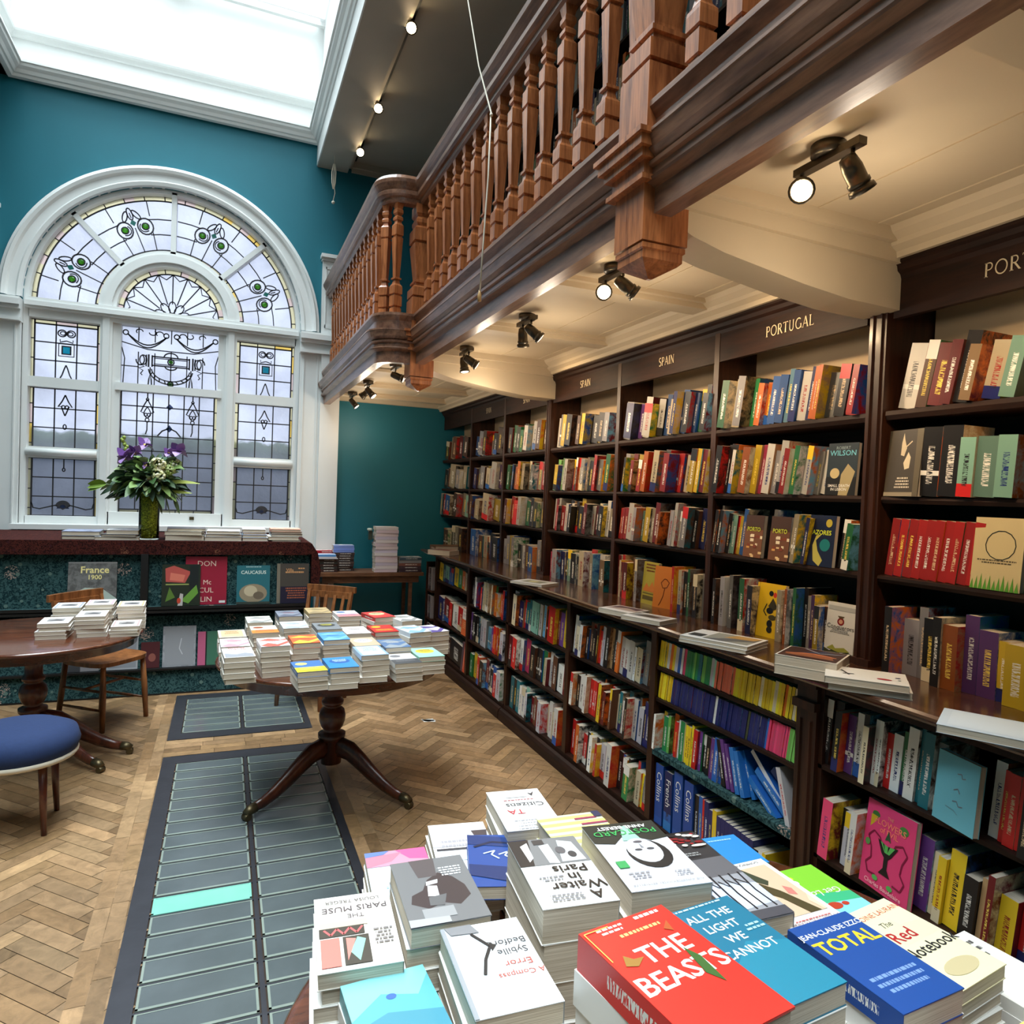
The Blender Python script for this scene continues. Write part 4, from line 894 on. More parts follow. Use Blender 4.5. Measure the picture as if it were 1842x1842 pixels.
face_out('U1'+'1', 0, 'dark blue book facing out at the near end of the second shelf under PORTUGAL', .205, .128, (44,56,66),
   [('r',0,0,1,.35,(34,34,36)), ('p',[(.45,.0),(.75,.0),(.95,.45),(.7,.6),(.5,.4)],(176,160,120)), ('e',.28,.42,.16,.10,(206,186,140)), ('t','ROBERT',.5,.88,.13,(150,170,176)), ('t','WILSON',.5,.76,.23,(120,200,220),{'bold':.01}), ('t','SMALL DEATH',.45,.16,.115,wht,{'bold':.02}), ('t','IN LISBON',.45,.09,.115,wht,{'bold':.02})], turn=.12)
face_out('U1'+'2', 0, 'cover facing out with yellow word PORTO, left one of two on the third shelf', .19, .12, (70,44,28), city((120,76,48),(206,150,80),(222,190,140),'PORTO',(190,200,50)), turn=-.05)
face_out('U1'+'2', 1, 'cover facing out with yellow word PORTO, nearer of two on the third shelf', .19, .12, (70,44,28), city((112,70,44),(216,160,90),(232,200,150),'PORTO',(200,210,60)), turn=-.05)
face_out('U1'+'2', 2, 'navy book facing out with yellow word AZORES and a whale tail shape, third shelf', .205, .128, (24,32,60), [('p',[(.25,.1),(.5,.0),(.62,.12),(.4,.3),(.3,.5),(.5,.62),(.3,.6),(.18,.4)],(190,180,90)), ('e',.66,.42,.2,.12,(30,120,120)), ('e',.75,.85,.12,.08,(190,170,60)), ('t','AZORES',.5,.62,.2,(210,220,60),{'bold':.02})])
face_out('U1'+'3', 0, 'bright yellow book facing out with black figures, bottom shelf under PORTUGAL', .235, .15, (226,184,30), [('r',.06,0,.075,1,(150,110,20)), ('e',.52,.82,.08,.05,blk), ('e',.66,.8,.06,.05,(200,60,40)), ('p',[(.45,.58),(.6,.74),(.7,.66),(.78,.56),(.6,.5)],(60,50,30)), ('e',.52,.5,.12,.06,blk), ('e',.62,.38,.13,.05,(70,60,30)), ('e',.55,.26,.1,.07,blk), ('e',.56,.15,.1,.06,(40,34,24)), ('l',[(.4,.62),(.3,.48),(.42,.4)],.03,blk), ('l',[(.7,.62),(.85,.5),(.74,.4)],.03,blk)], turn=.1)
face_out('U1'+'3', 1, 'white book facing out with a red seal and the word Conquerors, bottom shelf', .21, .13, (214,210,204), [('r',.04,.86,.96,.94,(176,174,170)), ('e',.5,.66,.12,.07,(130,24,24)), ('e',.5,.66,.07,.04,(200,150,120)), ('p',[(.38,.76),(.62,.76),(.56,.72),(.44,.72)],(90,70,40)), ('t','Conquerors',.5,.52,.19,(60,54,50)), ('lines',.15,.42,.85,.5,3,(120,116,110)), ('p',[(0,0),(1,0),(1,.1),(.8,.14),(.6,.08),(.4,.16),(.2,.1),(0,.14)],(60,60,34)), ('p',[(.1,.14),(.3,.22),(.4,.16),(.7,.2),(.9,.14),(.5,.1)],(150,150,60))], turn=.05)
face_out('U2'+'3', 0, 'olive yellow book facing out with ornament band, bottom shelf beside PORTUGAL', .235, .14, (170,158,60), [('t','GREEK',.5,.86,.14,(110,70,20)), ('t','Quixote',.5,.76,.17,(110,60,20)), ('r',.1,.1,.9,.2,(90,80,30)), ('r',.1,.24,.9,.27,(110,100,40)), ('p',[(.1,.34),(.3,.5),(.5,.4),(.7,.55),(.9,.36),(.9,.3),(.1,.3)],(200,120,50))][0:1]*0+[('r',.1,.1,.9,.2,(90,80,30)), ('r',.1,.24,.9,.27,(110,100,40)), ('p',[(.1,.34),(.3,.5),(.5,.4),(.7,.55),(.9,.36),(.9,.3),(.1,.3)],(200,120,50)), ('lines',.15,.7,.85,.92,3,(120,70,30))])
face_out('U2'+'3', 1, 'orange book facing out with a drawn brown loop, bottom shelf beside PORTUGAL', .225, .135, (214,128,52), [('l',[(.5,.7),(.35,.6),(.45,.48),(.65,.5),(.75,.62),(.6,.7),(.5,.7)],.03,(110,50,20)), ('l',[(.55,.48),(.5,.3),(.4,.15),(.3,.05)],.03,(110,50,20))], turn=.3, fwd=-.05)
face_out('U0'+'1', 0, 'black and white cover facing out with two pale figures, second shelf under cut off PORTUGAL', .235, .15, (66,58,46), [('p',[(.4,.62),(.5,.6),(.56,.72),(.48,.85),(.44,.95),(.4,.8)],(206,190,160)), ('p',[(.55,.4),(.68,.42),(.7,.58),(.62,.66),(.5,.5)],(214,200,170)), ('l',[(.5,.72),(.7,.82)],.03,(200,186,156)), ('r',0,.0,1,.06,(150,138,116)), ('lines',.3,.08,.75,.26,4,(220,210,190)), ('p',[(.85,0),(1,0),(1,1),(.82,1)],(96,86,66))], turn=-.15)
face_out('U0'+'2', 0, 'cream book facing out with a drawn circle and green grass beside the red row', .225, .15, (206,186,140), [('l',ell(.55,.62,.3,.2),.02,(50,50,40)), ('lines',.1,.33,.9,.4,2,(90,80,60))]+[('p',[(i*.09,0),(i*.09+.08,0),(i*.09+.05,.14+.1*((i*37) % 5)/5)],(90,150,50)) for i in range(11)])
face_out('L0'+'0', 0, 'pale blue book leaning open-faced on the top low shelf beside the pilaster', .20, .145, (112,188,204), [('l',[(.5,.76),(.6,.78),(.62,.72),(.7,.74)],.02,(120,130,140)), ('l',[(.45,.52),(.55,.56),(.6,.5)],.02,(120,130,140)), ('l',[(.45,.36),(.55,.38),(.6,.32),(.7,.34)],.02,(120,130,140)), ('l',[(.3,.25),(.5,.24),(.6,.2)],.012,(120,150,160))], turn=-.22)
L = [('l', [(.5+s*(.10+.0*i), .5), (.5+s*.16, .62), (.5+s*.30, .66), (.5+s*.40, .58), (.5+s*.32, .46), (.5+s*.30, .34), (.5+s*.40, .26), (.5+s*.34, .16), (.5+s*.18, .17)], .028, (130,20,60)) for s in (-1, 1) for i in (0,)]
face_out('L0'+'1', 0, 'bright pink book facing out with a black and green plant drawing', .27, .19, (222,62,116), [('e',.2,.85,.08,.04,(60,110,50)), ('e',.78,.83,.09,.05,(70,130,60)), ('t','THE',.5,.86,.07,(240,150,130)), ('t','FLOWERS',.5,.76,.15,(250,130,110),{'bold':.01}), ('t','of EVIL',.5,.68,.13,(250,130,110),{'bold':.01})]+L+[('p',[(.30,.60),(.5,.56),(.72,.60),(.6,.46),(.54,.42),(.54,.30),(.62,.22),(.38,.22),(.46,.30),(.46,.42),(.4,.46)],blk), ('p',[(.36,.585),(.5,.565),(.66,.585),(.56,.48),(.46,.48)],(90,180,90)), ('p',[(.4,.58),(.44,.57),(.47,.49)],blk), ('p',[(.52,.565),(.56,.575),(.52,.49)],blk), ('p',[(.44,.62),(.5,.74),(.56,.62),(.5,.64)],(40,80,50)), ('e',.33,.14,.06,.03,(90,180,90)), ('e',.64,.12,.06,.03,(90,180,90)), ('e',.1,.5,.05,.04,(90,150,80)), ('t','Charles Baudelaire',.5,.045,.10,(250,190,200),{'bold':.01})], turn=-.12, tilt=.1)
face_out('L5'+'1', 0, 'orange book facing out with a white panel reading SPANISH TUTOR in the low corner bay', .235, .14, (230,108,56), [('r',.02,.58,.98,.98,(236,228,222)), ('t','SPANISH',.5,.83,.17,(170,90,60)), ('t','TUTOR',.5,.68,.21,(150,90,60)), ('lines',.2,.2,.8,.46,4,(240,180,130))])
face_out('L5'+'2', 0, 'orange and grey dictionary facing out on the bottom shelf of the far low bay', .25, .11, (220,84,50), [('r',0,0,.45,1,(90,70,80)), ('l',[(.6,.9),(.6,.1)],.06,(240,190,170))])
face_out('U4'+'2', 0, 'plain red book facing out in the bay past the far beam', .20, .13, (206,34,36), [('lines',.2,.6,.8,.8,3,(240,150,140))])
# the big blue dictionaries on the bottom shelf and what follows them
y = 2.785
for i, (t, h, col, s, lb_) in enumerate([(.062,.285,(28,72,150),'Collins','first thick blue dictionary at the window end of the bottom shelf'),
        (.060,.275,(22,34,84),'French','thick navy dictionary with white word French between two blue dictionaries'),
        (.066,.30,(30,76,152),'Collins','thick blue dictionary standing just after the one marked French'),
        (.066,.29,(28,70,148),'Collins','last thick blue dictionary before the thin books on the bottom shelf')]):
    y -= t+.012; one_book('dictionary', lb_, M_stand(XLW+.004, y, .106, 0), t*.96, h, .19, col, ink=col, front=(30,70,140), spine=(s, .052 if s == 'Collins' else .048, wht, .88, 1.0),
        bands=((0, .16, (40,120,190)), (.16, .3, (30,90,170)), (.3, 1, col)) if s == 'French' else ((0,.12,(36,84,166)),(.12,1,col)), hard=True, group='thick blue dictionaries on the bottom shelf', seed=i, cat='dictionary')
R5 = random.Random(5)
for i, (c, t, h) in enumerate([('k',.030,.25),('b',.024,.255),('r',.012,.25),('n',.026,.25),('n',.026,.225),('y',.026,.235),('n',.026,.22),('n',.024,.222),('n',.022,.22),('n',.024,.22),('n',.022,.218),('n',.022,.218),('n',.022,.216),('n',.024,.215),('n',.024,.215),('k',.03,.19),('w',.02,.195),('y',.018,.195)]):
    y -= t+.001
    if y < 1.9: break
    one_book('book', f"{CN[c]} book, {nth(i)} after the big blue dictionaries on the bottom shelf", M_stand(XLW+.012, y, .106, 0), t, h, .13, HEX[c], ink=(200,190,120) if i % 3 else (210,215,225), front=HEX[c], seed=i+20, group='small books after the dictionaries')
# the slumped blue language books on the cloth
y = 2.31
for i, (c, t, h, ln, dx) in enumerate([('k',.022,.19,-14,0),('v',.02,.20,-16,0),('v',.018,.19,-17,0),('b',.024,.185,-16,.0),('b',.024,.18,-18,0),('b',.02,.19,-24,.03)]):
    M = Matrix.Translation((XLW+.012+dx, y-t, .461)) @ Matrix.Rotation(-PI/2, 4, 'Z') @ Matrix.Translation((-t,0,0)) @ Matrix.Rotation(math.radians(ln), 4, 'Y') @ Matrix.Translation((t,0,0))
    one_book('book', f"{CN[c]} language book slumping back, {nth(i)} of the leaning group on the dark cloth", M, t, h, .13, (46,120,196) if c == 'b' else HEX[c], ink=wht, front=(40,110,190) if c == 'b' else HEX[c], seed=i, group='leaning language books on the cloth'); y -= t+.008
for i, (c, t, h, ang, dy, dz, lb_) in enumerate([('b',.03,.20,-62,2.06,.463,'lower of the blue boxed books fallen over on the dark cloth'), ('b',.028,.20,-58,2.03,.498,'bright blue book fallen on top of another on the dark cloth'),
        ('w',.02,.21,-50,2.07,.53,'white spined blue book lying slanted on the fallen pile'), ('y',.012,.20,-52,2.155,.462,'yellow and white edged book sliding off the fallen blue pile'), ('n',.03,.17,-55,1.985,.535,'topmost dark blue box leaning on the fallen pile')]):
    M = Matrix.Translation((XLW+.02+.012*i, dy-.06, dz)) @ Matrix.Rotation(-PI/2-.1+.05*i, 4, 'Z') @ Matrix.Rotation(math.radians(ang), 4, 'Y') @ Matrix.Translation((t*.0, 0, 0))
    one_book('book', lb_, M, t, h, .13, dict(b=(50,124,200), w=(226,226,230), y=(236,206,60), n=(34,70,140))[c], ink=(230,236,240), front=(36,96,176), seed=i+40, group='fallen language books on the cloth')
one_book('book', 'white catalogue with a red mark leaning at the near end of the dark cloth', M_stand(XLW+.012, 1.93, .461, -.30), .022, .21, .14, (214,206,206), ink=(200,40,50), seed=3)

# ---- books lying flat
def M_lie(x, y, ztop, ang, flip, w, h):
    """(x, y) image-top-left corner seen from the camera side, ang in degrees of the far edge"""
    a = math.radians(ang); e = Vector((math.cos(a), math.sin(a), 0)); up = Vector((-math.sin(a), math.cos(a), 0)); p = Vector((x, y, ztop))
    if flip: o, hd = p+e*w, -up
    else: o, hd = p-up*h, up
    wd = hd.cross(Vector((0,0,1))); M = Matrix((Vector((0,0,1)), wd, hd)).transposed().to_4x4(); M.translation = o; return M
def stack(spec, label, under, x, y, ztop, zbase, ang, flip, w, h, col, art, t=.022, jit=.004, name='paperback', under_col=None, group=None, hard=False, noise=False, fink=None, ink=None, desc=None, place=''):
    R_ = random.Random(hash_(label)); one_book(name, label, M_lie(x, y, ztop, ang, flip, w, h), t, h, w, col, art, front=col, noise=noise, fink=fink, ink=ink, hard=hard, group=group, seed=R_.randrange(99))
    n = max(0, int(round((ztop-zbase)/t))-1); z = ztop-t; tt = (z-zbase)/n if n else 0
    for i in range(n):
        a2 = ang+R_.uniform(-2.5, 2.5); uc = under_col or col
        lab = f"paperback {('just' if i == 0 else nth(i))} below {under}" if i == 0 else f"{nth(i)} paperback down beneath {under}"
        if name != 'paperback': lab = lab.replace('paperback', name.replace('_', ' '))
        one_book(name, lab, M_lie(x+R_.uniform(-jit, jit), y+R_.uniform(-jit, jit), z, a2, flip, w, h), tt, h, w, uc, (), front=uc, ink=ink, group=group, hard=hard, seed=i); z -= tt
# ---------------------------------------------------------------- pavement lights in the floor
def pavement(label, x0, y0, x1, y1, ya, n, teal=None):
    t = thing('pavement_light', label, 'floor light', (x0, y0, 0), group=None); K = []
    fr = paint('cast_iron_frame', (64,64,70), .38, .25, .15, .5, 9) if 'cast_iron_frame' not in bpy.data.materials else bpy.data.materials['cast_iron_frame']
    g = G(); gx0, gx1, gm = x0+.075, x1-.04, x0+.455; top = y1-.12 if teal is not None else y1-.02
    g.box(x0, y0, -.08, x1, y1, -.045); g.box(x0, y0, -.05, gx0, y1, .003); g.box(gx1, y0, -.05, x1, y1, .003); g.box(gx0, ya+n*.1302, -.05, gx1, y1, .003); g.box(gx0, y0, -.05, gx1, ya, .003); g.box(gm-.008, ya, -.05, gm+.008, ya+n*.1302, .003)
    for k in range(1, n): g.box(gx0, ya+k*.1302-.004, -.05, gx1, ya+k*.1302+.004, .001)
    k = g.obj('iron_frame', fr, t, False); K.append(k)
    def gm_(name, c, c2):
        m, nt, p = newmat(name); L = nt.links.new; tc = N(nt, 'ShaderNodeTexCoord'); no = N(nt, 'ShaderNodeTexNoise', inp={'Scale': 3., 'Detail': 5}); L(tc.outputs['Object'], no.inputs['Vector'])
        mx = N(nt, 'ShaderNodeMix', data_type='RGBA'); L(no.outputs['Fac'], mx.inputs[0]); mx.inputs[6].default_value = lin(c); mx.inputs[7].default_value = lin(c2); L(mx.outputs[2], p.inputs['Base Color'])
        p.inputs['Roughness'].default_value = .22; p.inputs['Specular IOR Level'].default_value = .6; return m
    mg = bpy.data.materials.get('thick_cast_glass') or gm_('thick_cast_glass', (60,66,68), (102,110,112)); mr = bpy.data.materials.get('glass_prism_rim') or gm_('glass_prism_rim', (112,122,114), (150,160,150)); mt = bpy.data.materials.get('sea_green_glass') or gm_('sea_green_glass', (92,164,148), (150,210,192))
    for c, (a, b) in enumerate(((gx0+.006, gm-.014), (gm+.014, gx1-.006))):
        for k in range(n):
            v0, v1 = ya+k*.1302+.007, ya+(k+1)*.1302-.007; g = G(); ti = (teal is not None and c == 0 and k == teal)
            g.box(a, v0, -.04, b, v1, .002, mi=0); g.box(a, v0-.001, -.04, b, v0+.010, .0035, mi=0 if ti else 1); g.box(a, v1-.005, -.04, b, v1, .003, mi=0 if ti else 1); g.box(a, v0, -.04, a+.008, v1, .0035, mi=0 if ti else 1); g.box(b-.008, v0, -.04, b, v1, .0035, mi=0 if ti else 1)
            k_ = g.obj('glass_block', [mt if ti else mg, mr], t, False); K.append(k_)
            if ti: k_['label'] = 'pale sea green replacement pane'
    rebase(t, *K)
pavement('small iron framed glass floor light in front of the carpeted display', -.295, 4.875, .605, 5.895, 4.99, 6)
pavement('long iron framed glass floor light with one sea green pane, under the round table', -.295, 1.61, .60, 4.575, 1.85, 20, teal=8)

# ---------------------------------------------------------------- round pedestal tables
def pedestal_table(label, x, y, R, legs, group='round pedestal tables', top=.74):
    t = thing('pedestal_table', label, 'table', (x, y, 0), group=group)
    g = G(); g.lathe([(top-.075, R-.055), (top-.07, R-.035), (top-.028, R-.03), (top-.026, R-.012), (top-.018, R-.002), (top-.008, R), (top-.002, R-.006), (top, R-.016), (top, .05)], 0, 0, 72); g.obj('tabletop', M_table, t, False)
    g = G(); g.lathe([(.13,.02),(.14,.055),(.265,.058),(.275,.068),(.285,.074),(.305,.074),(.315,.05),(.325,.046),(.345,.060),(.375,.070),(.405,.072),(.435,.064),(.45,.048),(.46,.046),(.467,.058),(.485,.060),(.497,.046),(.55,.045),(.62,.06),(.64,.09),(.665,.095)], 0, 0, 28); g.obj('pedestal', M_tableleg, t, False)
    for a in legs:
        a = math.radians(a); P = [(.02,.225),(.07,.235),(.13,.225),(.20,.185),(.28,.132),(.36,.088),(.43,.060),(.50,.047)]; r = [.045,.050,.048,.043,.037,.031,.025,.020]
        g = G(); g.tube([(u*math.cos(a), u*math.sin(a), v) for u, v in P], r, 8, flat=(.62, 1.15)); lg = g.obj('leg', M_tableleg, t, False)
        g = G(); c, s = math.cos(a), math.sin(a); g.tube([(.47*c,.47*s,.052),(.505*c,.505*s,.046),(.53*c,.53*s,.036)], [.026,.025,.017], 8); g.tube([((.52)*c-.018*s,(.52)*s+.018*c,.018),((.52)*c+.018*s,(.52)*s-.018*c,.018)], .018, 10)
        g.obj('brass_caster', M_brass, lg, False)
    return t
pedestal_table('round mahogany pedestal table in the middle, covered with paperback piles', .585, 3.87, .605, (212, -48, 80))
pedestal_table('round mahogany pedestal table cut off at the left, holding cream framed books', -1.0, 4.78, .565, (-40, -8, 110))
pedestal_table('round mahogany table nearest the camera under the foreground books', .76, .93, .70, (200, 330, 90), top=.745)

# ---------------------------------------------------------------- chairs
def chair(label, x, y, rz, fabric=None):
    """seat front towards local -y"""
    t = thing('wooden_chair', label, 'chair', (x, y, 0), rz, group='wooden slat back chairs')
    g = G(); n = 24; prof = []
    for k in range(n):
        a = 2*PI*k/n; u, v = math.cos(a), math.sin(a); e = .55; px = .215*abs(u)**e*(1 if u > 0 else -1)*(1+.06*(-v)); py = .205*abs(v)**e*(1 if v > 0 else -1); prof.append((px, py))
    g.prism(prof, 2, .425, .452); i0 = g.pts([(p[0]*.93, p[1]*.93, .458) for p in prof]); i1 = g.pts([(p[0], p[1], .452) for p in prof]); i2 = g.pts([(p[0]*.5, p[1]*.5, .451) for p in prof])
    for k in range(n):
        kk = (k+1) % n; g.face((i1+k, i1+kk, i0+kk, i0+k), sm=True); g.face((i0+k, i0+kk, i2+kk, i2+k), sm=True)
    g.face([i2+k for k in range(n)], sm=True); g.obj('seat', M_chair, t, False)
    for sx in (-1, 1):
        g = G(); g.tube([(sx*.165, -.155, .43), (sx*.175, -.168, .22), (sx*.185, -.178, 0)], [.017,.021,.016], 8); g.obj('leg', M_chair, t, False)
        g = G(); g.tube([(sx*.155, .165, .43), (sx*.165, .185, .22), (sx*.175, .205, 0)], [.017,.02,.016], 8); g.obj('leg', M_chair, t, False)
        g = G(); g.tube([(sx*.17, .165, .44), (sx*.18, .20, .64), (sx*.187, .245, .835)], [.017,.018,.015], 4, flat=(1.1,1.1)); g.obj('back_post', M_chair, t, False)
    g = G()
    top = [(-.215,.262),(-.12,.275),(0,.28),(.12,.275),(.215,.262)]
    for (a, b), (c, d) in zip(top, top[1:]):
        g.prism([(a,b-.012),(c,d-.012),(c,d+.012),(a,b+.012)], 2, .825, .872)
        if abs(a) < .2 or 1: g.prism([(a*.85,b-.022),(c*.85,d-.022),(c*.85,d-.002),(a*.85,b-.002)], 2, .775, .825)
    g.obj('crest_rail', M_chair, t, False)
    for k in range(4):
        u = -.105+.07*k; g = G(); g.tube([(u, .17, .45), (u*1.05, .212, .64), (u*1.1, .253, .80)], [.013,.015,.013], 4, flat=(1.3,.5)); g.obj('back_slat', M_chair, t, False)
    for P in ([(-.17,-.165,.26),(-.165,.18,.26)], [(.17,-.165,.26),(.165,.18,.26)], [(-.168,0,.26),(.168,0,.26)], [(-.18,-.172,.14),(-.17,.19,.14)], [(.18,-.172,.14),(.17,.19,.14)]):
        g = G(); g.tube([P[0], tuple((a+b)/2 for a, b in zip(*P)), P[1]], [.008,.011,.008], 6); g.obj('stretcher', M_chair, t, False)
chair('wooden slat back chair on the left, facing the round table with framed books', -.72, 5.40, math.radians(52))
chair('wooden slat back chair tucked behind the central round table', .66, 5.47, math.radians(-38))
# navy seated chair at the left edge
t = thing('upholstered_chair', 'navy upholstered round seat with turned brown legs at the left edge', 'chair', (-.86, 3.86, 0))
g = G(); g.lathe([(.34,.20),(.35,.235),(.40,.25),(.45,.235),(.48,.17),(.485,.02)], 0, 0, 32); g.obj('seat', paint('navy_fabric', (24,44,84), .9, .15, .1, 0, 60), t, False)
g = G(); g.lathe([(.335,.236),(.345,.243),(.355,.243),(.362,.236)], 0, 0, 32); g.obj('welt', M_cord, t, False)
for a in (45, 135, 225, 315):
    a = math.radians(a); g = G(); g.tube([(.17*math.cos(a), .17*math.sin(a), .34), (.18*math.cos(a), .18*math.sin(a), .15), (.19*math.cos(a), .19*math.sin(a), 0)], [.02,.016,.012], 8); g.obj('leg', M_tableleg, t, False)

# ---------------------------------------------------------------- the carpeted display under the window
t = thing('display_stand', 'long carpet covered display stand with sloping fronts under the window', 'display stand', (-1.0, 5.97, 0)); K = []
def dpart(g, name, m): k = g.obj(name, m, t, False); K.append(k); return k
DX0, DX1 = -3.0, .70
g = G(); g.prism([(6.02,.0),(6.14,.56),(6.14,.62),(6.09,.66),(6.14,1.09),(7.18,1.09),(7.18,0)], 0, DX0, DX1); dpart(g, 'core', M_carpet)
g = G(); g.prism([(5.955,.665),(5.955,.68),(6.07,.68),(6.09,1.09),(6.11,1.09),(6.11,.665)], 0, DX0, -.575); g.prism([(5.955,.665),(5.955,.68),(6.07,.68),(6.09,1.09),(6.11,1.09),(6.11,.665)], 0, -.525, DX1-.01); dpart(g, 'sloping_panel', M_carpet)
g = G(); g.box(DX0, 5.945, .640, DX1-.01, 6.12, .667); g.box(DX0, 5.945, .66, DX1-.01, 5.952, .69); g.box(-.575, 5.99, .60, -.525, 6.13, 1.09); g.box(DX0, 5.955, .0, DX1, 6.02, .012); dpart(g, 'ledge', M_black)
g = G(); g.prism([(5.96,.012),(6.06,.60),(6.08,.60),(6.02,.012)], 0, DX0, DX1-.02); dpart(g, 'lower_panel', M_carpet)
g = G(); g.prism([(5.955,.19),(5.955,.205),(6.0,.205),(6.0,.19)], 0, DX0, DX1-.02); dpart(g, 'lower_ledge', M_black)
g = G(); g.box(DX0, 6.03, 1.085, DX1-.04, 7.18, 1.192)
P = [(DX1-.04,1.192),(DX1+.0,1.18),(DX1+.05,1.10),(DX1+.08,.95),(DX1+.06,.80),(DX1+.0,.72),(DX1-.0,1.09),(DX1-.04,1.085)]; g.prism([(x, z) for x, z in P], 1, 6.04, 7.17); dpart(g, 'draped_top_carpet', M_maroon)
rebase(t, *K)
def lean_book(label, x0, z0, w, h, col, art, y=6.012, back=.10, t=.02, noise=False, fink=None, name='large_book'):
    M = Matrix.Translation((x0, y, z0)) @ Matrix.Rotation(-PI/2, 4, 'Z') @ Matrix.Rotation(-back, 4, 'Y')
    M = M @ Matrix.Rotation(0, 4, 'Z'); # cover (+x local) looks to -y world
    return one_book(name, label, M, t, h, w, col, art, front=col, noise=noise, fink=fink, hard=True, group='large books leaning on the display')
lean_book('dark grey large book reading France 1900 leaning on the carpeted display', -1.06, .684, .32, .345, (86,84,82), [('p',[(.0,.0),(0,.16),(.1,.3),(.35,.44),(.7,.42),(1,.2),(1,0)],(176,190,180)), ('p',[(.05,.1),(.3,.36),(.6,.36),(.5,.1)],(120,130,122)), ('t','France',.54,.76,.22,(236,220,150),{'bold':.02}), ('t','1900',.54,.62,.15,(236,220,150),{'bold':.02}), ('r',0,.97,1,1,(140,138,136))], noise=True, fink=(120,118,116))
lean_book('photo covered large book with a red canopy leaning left of the pink one', -.43, .684, .275, .325, (44,50,40), [('r',0,0,1,1,(40,46,34)), ('p',[(.1,.58),(.08,.9),(.3,.97),(.75,.82),(.6,.55)],(186,84,76)), ('p',[(.2,.62),(.22,.8),(.6,.74),(.55,.58)],(216,120,100)), ('r',.72,.4,.95,.98,(30,34,34)), ('p',[(.5,.12),(.9,.5),(.95,.3),(.7,.05)],(104,150,60)), ('p',[(.1,.1),(.2,.45),(.35,.2)],(90,120,50)), ('p',[(.42,.0),(.48,.3),(.56,.28),(.55,0)],(190,180,176)), ('e',.45,.12,.05,.07,(196,70,50)), ('r',.1,.5,.7,.53,(150,160,90))])
lean_book('crimson large book with cream capital letters leaning behind the canopy picture book', -.265, .684, .305, .385, (158,34,58), [('t','DON',.5,.80,.20,(240,214,196)), ('t','Mc',.52,.42,.17,(240,214,196)), ('t','CUL',.50,.25,.19,(240,214,196)), ('t','LIN',.50,.06,.19,(240,214,196)), ('r',.82,.03,.97,.08,(230,226,222))], y=6.041, back=.06)
lean_book('teal blue large book reading CAUCASUS leaning right of the crimson one', .115, .684, .255, .315, (44,106,116), [('e',.5,.28,.42,.24,(150,134,110)), ('e',.42,.34,.2,.14,(196,180,150)), ('e',.66,.22,.16,.1,(110,96,80)), ('r',0,0,1,.06,(60,66,60)), ('t','CAUCASUS',.5,.78,.15,(210,226,220),{'bold':.02}), ('lines',.2,.9,.8,.95,1,(170,200,200))])
lean_book('dark brown large book with orange title lines at the right end of the display', .425, .684, .255, .33, (72,66,60), [('r',.12,0,1,.42,(34,30,50)), ('lines',.25,.06,.95,.36,5,(160,90,60)), ('t','Villa',.40,.80,.14,(206,150,100),{'bold':.01}), ('lines',.2,.68,.9,.76,1,(206,150,100)), ('lines',.62,.80,.92,.86,1,(206,150,100)), ('r',0,0,.1,1,(120,112,98))])
lean_book('grey shrink-wrapped large book leaning on the low ledge of the display', -.41, .208, .235, .315, (148,150,156), [('r',.06,.03,.94,.97,(160,162,168)), ('l',[(.6,.3),(.5,.45),(.56,.7)],.03,(210,212,216))], y=5.985, back=.13, noise=True, fink=(176,178,184))
lean_book('green large book with a pink edge stripe leaning on the low ledge', -.16, .208, .20, .265, (74,124,100), [('r',0,0,.28,1,(206,104,140)), ('r',.28,0,.33,1,(40,40,40))], y=5.985, back=.13)
lean_book('white and grey picture book on the low ledge behind the left chair', -.80, .208, .22, .28, (176,178,184), [('r',.1,.05,.95,.9,(146,150,158)), ('lines',.2,.6,.8,.85,4,(220,220,224))], y=5.985, back=.13)
lean_book('dark maroon book on the low ledge between the pale ones', -.56, .208, .13, .20, (84,40,44), [('e',.6,.4,.2,.16,(150,90,80))], y=5.985, back=.13)
lean_book('streaked pale book low behind the left table and chair', -1.08, .208, .24, .26, (150,146,150), [('r',.0,.0,.5,1,(70,70,74)), ('lines',.1,.1,.9,.5,4,(200,150,140))], y=5.985, back=.13)

def flat_pile(items, x, y, z, label_pre, group, name='large_book'):
    """items from bottom up: (w along x, d along y, t, cover colour, rot, dx, top colour, words)"""
    for i, (w, d, t, c, rot, dx, lab) in enumerate(items):
        z += t; M = M_lie(x+dx, y+d, z, rot, False, w, d); one_book(name, lab, M, t*.97, d, w, c, front=c, hard=True, noise=True, fink=tuple(min(255, q*1.25+20) for q in c), seed=i*3+int(x*9), group=group)
gp = 'large art books lying on the display top'
zt = 1.192
flat_pile([(.24,.28,.028,(70,66,64),0,0,'dark book under the blue grey one at the far left of the display top'), (.25,.28,.035,(120,126,148),2,-.01,'blue grey wrapped book lying at the far left end of the display top')], -1.12, 6.10, zt, '', gp)
flat_pile([(.30,.28,.026,(206,202,196),0,0,'white book at the bottom of the pile left of the vase'), (.24,.27,.018,(60,58,60),-2,.05,'thin dark book in the middle of the pile left of the vase'), (.22,.26,.034,(200,200,204),1,.07,'wrapped white book on top of the pile left of the vase')], -.90, 6.08, zt, '', gp)
flat_pile([(.285,.28,.045,(150,146,140),0,0,'thick wrapped grey book lying just right of the vase at the bottom'), (.27,.27,.03,(196,186,170),-3,.01,'cream edged book second in the pile right of the vase'), (.28,.27,.022,(88,84,82),3,0,'crumpled dark wrapped book on top of the pile right of the vase')], -.42, 6.08, zt, '', gp)
